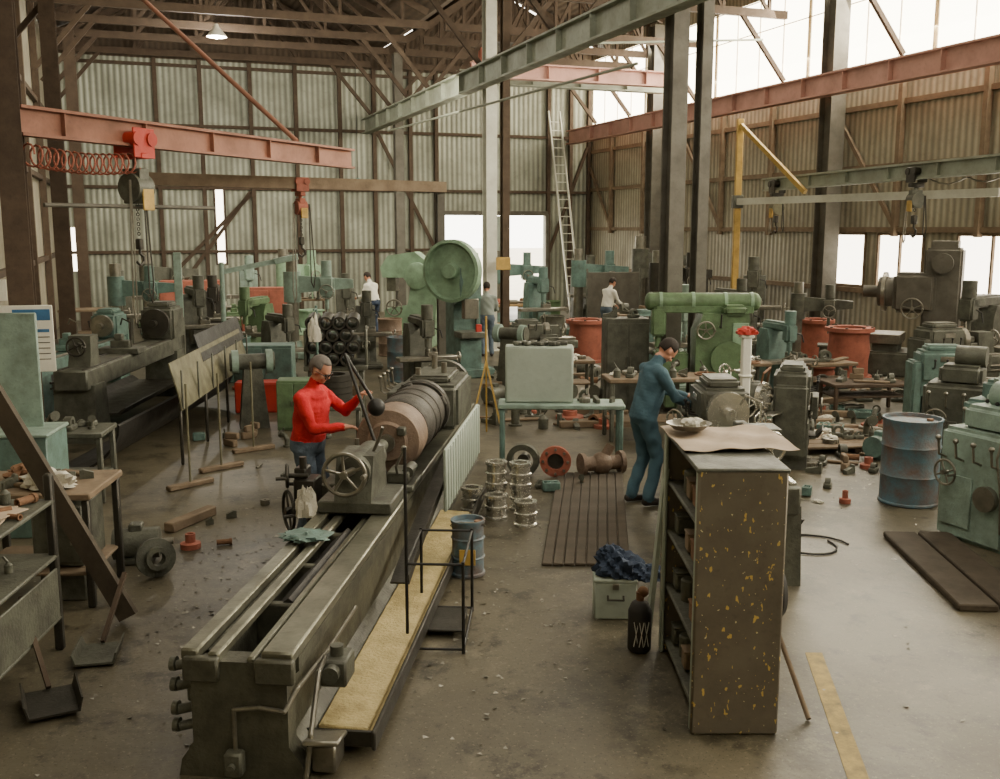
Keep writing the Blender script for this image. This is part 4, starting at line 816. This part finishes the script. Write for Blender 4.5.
s=solo('safety_sign','yellow','small yellow safety sign on the column','sign',(.08,24.1,2.0),.3); s.box((0,0,.15),(.36,.015,.3))
t=thing('swing_lamp','turquoise swing-arm light over the machines','lamp',(-5.7,20.6,0),.3)
t.part('mast','turql').cyl((0,0,0),(0,0,2.3),.05); t.part('arm','turql').bar((0,0,2.1),(1.3,0,2.35),.05,.1); t.part('lamp_head','turql').box((1.3,0,2.35),(.5,.2,.12),(0,-.2,0))
s=solo('tall_sheet','turql','tall narrow turquoise sheet standing by machines','sheet',(-6.6,20.6,0),.3); s.box((0,0,1.25),(.16,.04,2.5)).box((0,0,.02),(.3,.3,.04))
def baulk(x,y,r_,l,m_='timberl',w=.12,h=.1,z=0):
    s=solo('timber_baulk',m_,'rough timber baulk lying on the floor','timber',(x,y,z),r_,'loose timbers'); s.box((l/2,0,h/2),(l,w,h))
for q in ((3.9,15.0,.1,1.2),(4.3,16.0,-.2,1.4),(3.75,13.2,1.2,.7),(5.6,13.4,.9,.9),(4.6,18.9,-.1,1.3),(5.5,16.9,.6,1.0),(.9,14.9,.1,1.1),(1.1,16.1,-.3,1.0),(-.3,18.6,.8,.8),(.7,19.8,.2,1.2),(6.6,18.1,-.4,.9),(-3.3,9.6,1.2,.7),(4.2,14.7,-.05,1.6),(4.9,12.2,.4,.6)): baulk(*q)
def small(k,loc,rot,sz):
    g='loose parts'
    if k==0: s=solo('gear_blank','steel','toothed steel gear blank lying flat','gear',loc,rot,g); s.rev([(sz*.3,0),(sz,0),(sz,.06),(sz*.3,.06),(sz*.3,0)],n=20); [s.box((sz*math.cos(i*.524),sz*math.sin(i*.524),.03),(sz*.16,sz*.16,.055),(0,0,i*.524)) for i in range(12)]
    elif k==1: s=solo('pipe_offcut','rust','rusty pipe offcut with a collar','pipe',loc,rot,g); s.rev([(sz*.3,0),(sz*.4,0),(sz*.4,sz*1.8),(sz*.5,sz*1.82),(sz*.5,sz*2.2),(sz*.3,sz*2.2),(sz*.3,0)],(0,0,sz*.5),(1,.0,0),16)
    elif k==2: s=solo('wooden_block','timberl','stack of short wooden packing blocks','wood block',loc,rot,g); s.box((0,0,.05),(sz*2.2,sz*.7,.1)).box((.02,.02,.145),(sz*1.8,sz*.6,.09),(0,0,.4))
    elif k==3: s=solo('oil_can','castgrey','small oil can with thin spout','oil can',loc,rot,g); s.rev([(sz*.5,0),(sz*.5,sz),(sz*.1,sz*1.4),(.01,sz*1.4)],n=16).cyl((0,0,sz*1.3),(sz*.5,0,sz*2.1),.01,n=6)
    elif k==4: s=solo('flange_plate','rustred','rust-red round flange lying flat','flange',loc,rot,g); s.rev([(sz*.4,0),(sz*1.2,0),(sz*1.2,.05),(sz*.6,.06),(sz*.6,.14),(sz*.4,.14),(sz*.4,0)],n=24)
    elif k==5: s=solo('steel_bracket','castgrey','angular cast steel bracket','bracket',loc,rot,g); s.prism([(-sz,0),(sz,0),(sz,.05),(-sz*.5,.08),(-sz*.7,sz*1.4),(-sz,sz*1.4)],'xz',-sz*.4,sz*.4).box((-sz*.2,0,sz*.4),(sz,.03,sz*.7),(0,.6,0))
    elif k==6: s=solo('parts_tray','turq','open metal tray filled with small parts','tray',loc,rot,g); s.box((0,0,.02),(sz*2.4,sz*1.6,.03)).box((0,sz*.8,.06),(sz*2.4,.02,.1)).box((0,-sz*.8,.06),(sz*2.4,.02,.1)).box((sz*1.2,0,.06),(.02,sz*1.6,.1)).box((-sz*1.2,0,.06),(.02,sz*1.6,.1)); [s.cyl((R.uniform(-sz,sz)*.9,R.uniform(-sz*.6,sz*.6),.03),(R.uniform(-sz,sz)*.9,R.uniform(-sz*.6,sz*.6),.1),.02,n=8) for _ in range(7)]
    elif k==7: s=solo('wooden_crate','newwood','small slatted wooden crate','crate',loc,rot,g); [s.box((0,y_*sz,z_*.1+.05),(sz*2,.02,.08)) for y_ in (-1,1) for z_ in range(2)]; [s.box((x_*sz,0,z_*.1+.05),(.02,sz*2,.08)) for x_ in (-1,1) for z_ in range(2)]; s.box((0,0,.02),(sz*2,sz*2,.02))
    elif k==8: s=solo('shaft_blank','steel','stepped steel shaft lying on its side','shaft',loc,rot,g); s.rev([(.01,0),(sz*.2,0),(sz*.2,sz),(sz*.35,sz+.01),(sz*.35,sz*2.4),(sz*.25,sz*2.42),(sz*.25,sz*3.6),(.01,sz*3.6)],(-sz*1.8,0,sz*.35),(1,0,0),16)
    elif k==9: s=solo('cast_housing','castgrey','grimy cast bearing housing','casting',loc,rot,g); s.box((0,0,.03),(sz*2,sz*1.2,.06)).rev([(sz*.4,-sz*.4),(sz*.75,-sz*.4),(sz*.75,sz*.4),(sz*.4,sz*.4),(sz*.4,-sz*.4)],(0,0,sz*.8),(0,1,0),20)
    elif k==10: s=solo('wiping_rag','cloth','crumpled pale wiping rag','cloth',loc,rot,g); s.crumple((0,0,.01),sz*1.1,sz*.8,sz*.4,22,int(sz*1e5))
    elif k==11: s=solo('short_board','timberl','short loose board lying flat','board',loc,rot,g); s.box((0,0,.02),(sz*5,sz*.9,.035))
    else: s=solo('pipe_elbow','castgrey','flanged grey pipe elbow standing upright','pipe',loc,rot,g); s.pipe([(0,0,0),(0,0,sz*1.2),(sz*.5,0,sz*1.8),(sz*1.3,0,sz*1.9)],sz*.36,14).cyl((0,0,0),(0,0,.03),sz*.6).cyl((sz*1.3,0,sz*1.9),(sz*1.36,0,sz*1.9),sz*.6)
KS=[0,1,2,3,4,5,5,6,8,8,9,9,10,11,11,12,12,0,9]
SK=[0,3,5,8,9,10,12]
placed=[]
def scatter(x0,x1,y0,y1,z,n,s0=.1,s1=.2,ks=KS):
    for _ in range(n):
        sz=R.uniform(s0,s1)
        for tr in range(12):
            x,y=R.uniform(x0,x1),R.uniform(y0,y1)
            if all((x-a)**2+(y-b)**2>((sz+c)*.95)**2 or abs(z-d)>.2 for a,b,c,d in placed): break
        else: continue
        placed.append((x,y,sz,z)); small(R.choice(ks),(x,y,z),R.random()*6,sz)
scatter(3.8,5.2,12.0,13.0,0,14,.07,.13); scatter(3.95,5.5,13.3,14.1,.108,16,.06,.14,SK); scatter(3.9,5.9,14.5,16.4,0,40,.08,.2); scatter(4.5,5.5,16.4,19,0,22,.1,.22); scatter(1.8,2.7,17.6,21,0,12,.1,.2); scatter(-.2,2.0,19.2,20.8,0,14,.1,.22)
scatter(5.6,7.2,17.2,20,0,18,.12,.22); scatter(-.2,1.8,14.8,17,0,32,.08,.2); scatter(2.7,4.0,20.0,22.0,0,14,.1,.22); scatter(4.9,6.8,20.8,22.2,0,8,.12,.22); scatter(5.6,6.9,23.2,24.6,0,8,.12,.22)
scatter(2.9,4.3,24.0,24.4,.95,10); scatter(1.6,3.0,14.0,14.4,.9,14,.06,.12,SK); scatter(5.5,6.5,16.1,16.5,.5,8,.08,.15); scatter(5.5,6.3,17.9,18.2,.6,6,.08,.15); scatter(.3,1.5,17.4,17.8,.7,12,.07,.16,SK); scatter(3.6,4.4,16.7,17.1,.75,9,.07,.14,SK)
scatter(1.8,2.3,16.2,16.4,1.55,3,.08,.12,[5,9,12]); scatter(1.0,1.45,12.5,12.7,.8,4,.04,.07,SK)
scatter(-7.0,-5.4,29.8,30.2,.9,6); scatter(-4.1,-3.4,7.7,8.2,.95,11,.04,.08,[0,3,5,8,9,11,12]); scatter(-.2,1.2,28.4,28.8,.85,5)
for z in (.265,.715,1.115): scatter(-3.66,-3.18,5.5,6.7,z,16,.035,.08,[0,1,2,3,5,8,9,10,12])
scatter(-4.9,-3.4,17.9,20.0,0,9,.12,.2); scatter(-1.8,-1.2,15.5,17,0,5,.1,.18); scatter(7.6,9.0,15.2,15.8,0,6,.15,.25)
scatter(-4.3,-2.4,13.4,14.4,0,8,.06,.12); scatter(-3.0,-2.7,8.9,9.4,0,2,.05,.08); scatter(-5.0,-4.5,10.7,11.1,.8,7,.05,.1,[0,3,5,8,9,12]); scatter(-6.9,-6.6,13.5,17,0,8,.1,.2)
scatter(3.1,3.9,10.6,11.6,0,6,.05,.09); scatter(-3.6,-2.4,16.9,18.6,0,6,.1,.18); scatter(.3,1.0,11.2,11.6,0,3,.05,.08); scatter(-3.2,-2.3,9.8,12.5,0,5,.03,.06,[0,5,8,10])
# swarf and grit on the floor: uncountable stuff
s=B('floor_swarf','steel',label='curled steel swarf and grit strewn over the floor',cat='swarf',kind='stuff')
for _ in range(1500):
    x,y=R.choice([(R.gauss(-.1,.5),R.gauss(8.8,1.6)),(R.gauss(-2.4,.5),R.gauss(9.2,1.8)),(R.uniform(-3,5),R.uniform(5,16)),(R.gauss(4.2,.8),R.gauss(12.5,1.5))])
    z_=.004; l=R.uniform(.006,.022); a=R.random()*6.3
    vs=[s.bm.verts.new((x+l*math.cos(a+k*2.1)*(1 if k else 1.8),y+l*math.sin(a+k*2.1),z_+(.008 if k==1 else 0))) for k in range(3)]
    s.bm.faces.new(vs)
finish()
# ================= LIGHT / WORLD / CAMERA =================
w=D.worlds.new('World'); bpy.context.scene.world=w; w.use_nodes=True
bg=w.node_tree.nodes['Background']; bg.inputs[0].default_value=(1,.95,.82,1); bg.inputs[1].default_value=9
def area(loc,rot,sx,sy,e,col=(1,.92,.72)):
    l=D.lights.new('daylight_and_fill','AREA'); l.shape='RECTANGLE'; l.size=sx; l.size_y=sy; l.energy=e; l.color=col  # shared by the clerestory window light and the added fill areas
    o=D.objects.new('daylight_and_fill',l); o.location=loc; o.rotation_euler=rot; SC.objects.link(o)
x,y,z=W(16.2,14,7.9); area((x,y,z),(math.radians(62),0,BR+math.pi/2),34,2.2,4600)
x,y,z=W(3,12,8.3); area((x,y,z),(0,0,BR),6,30,650)  # added fill shining down over the lathe bay, no skylight there
x,y,z=W(12,14,8.3); area((x,y,z),(0,0,BR),6,30,550)  # added downward fill for the bay beside the windows
x,y,z=W(12,20,6.0); area((x,y,z),(math.pi,0,BR),5,26,150)  # unseen upward fill added to lighten the roof underside
x,y,z=W(4,24,6.2); area((x,y,z),(math.radians(65),0,BR),10,2,650)  # added mid-hall fill aimed at the end wall, no fixture
cam=D.cameras.new('Camera'); cam.sensor_width=36; cam.lens=36; cam.clip_end=300
co=D.objects.new('Camera',cam); co.location=(0,0,3); co.rotation_euler=(math.radians(90-9.2),0,0); SC.objects.link(co)
bpy.context.scene.camera=co
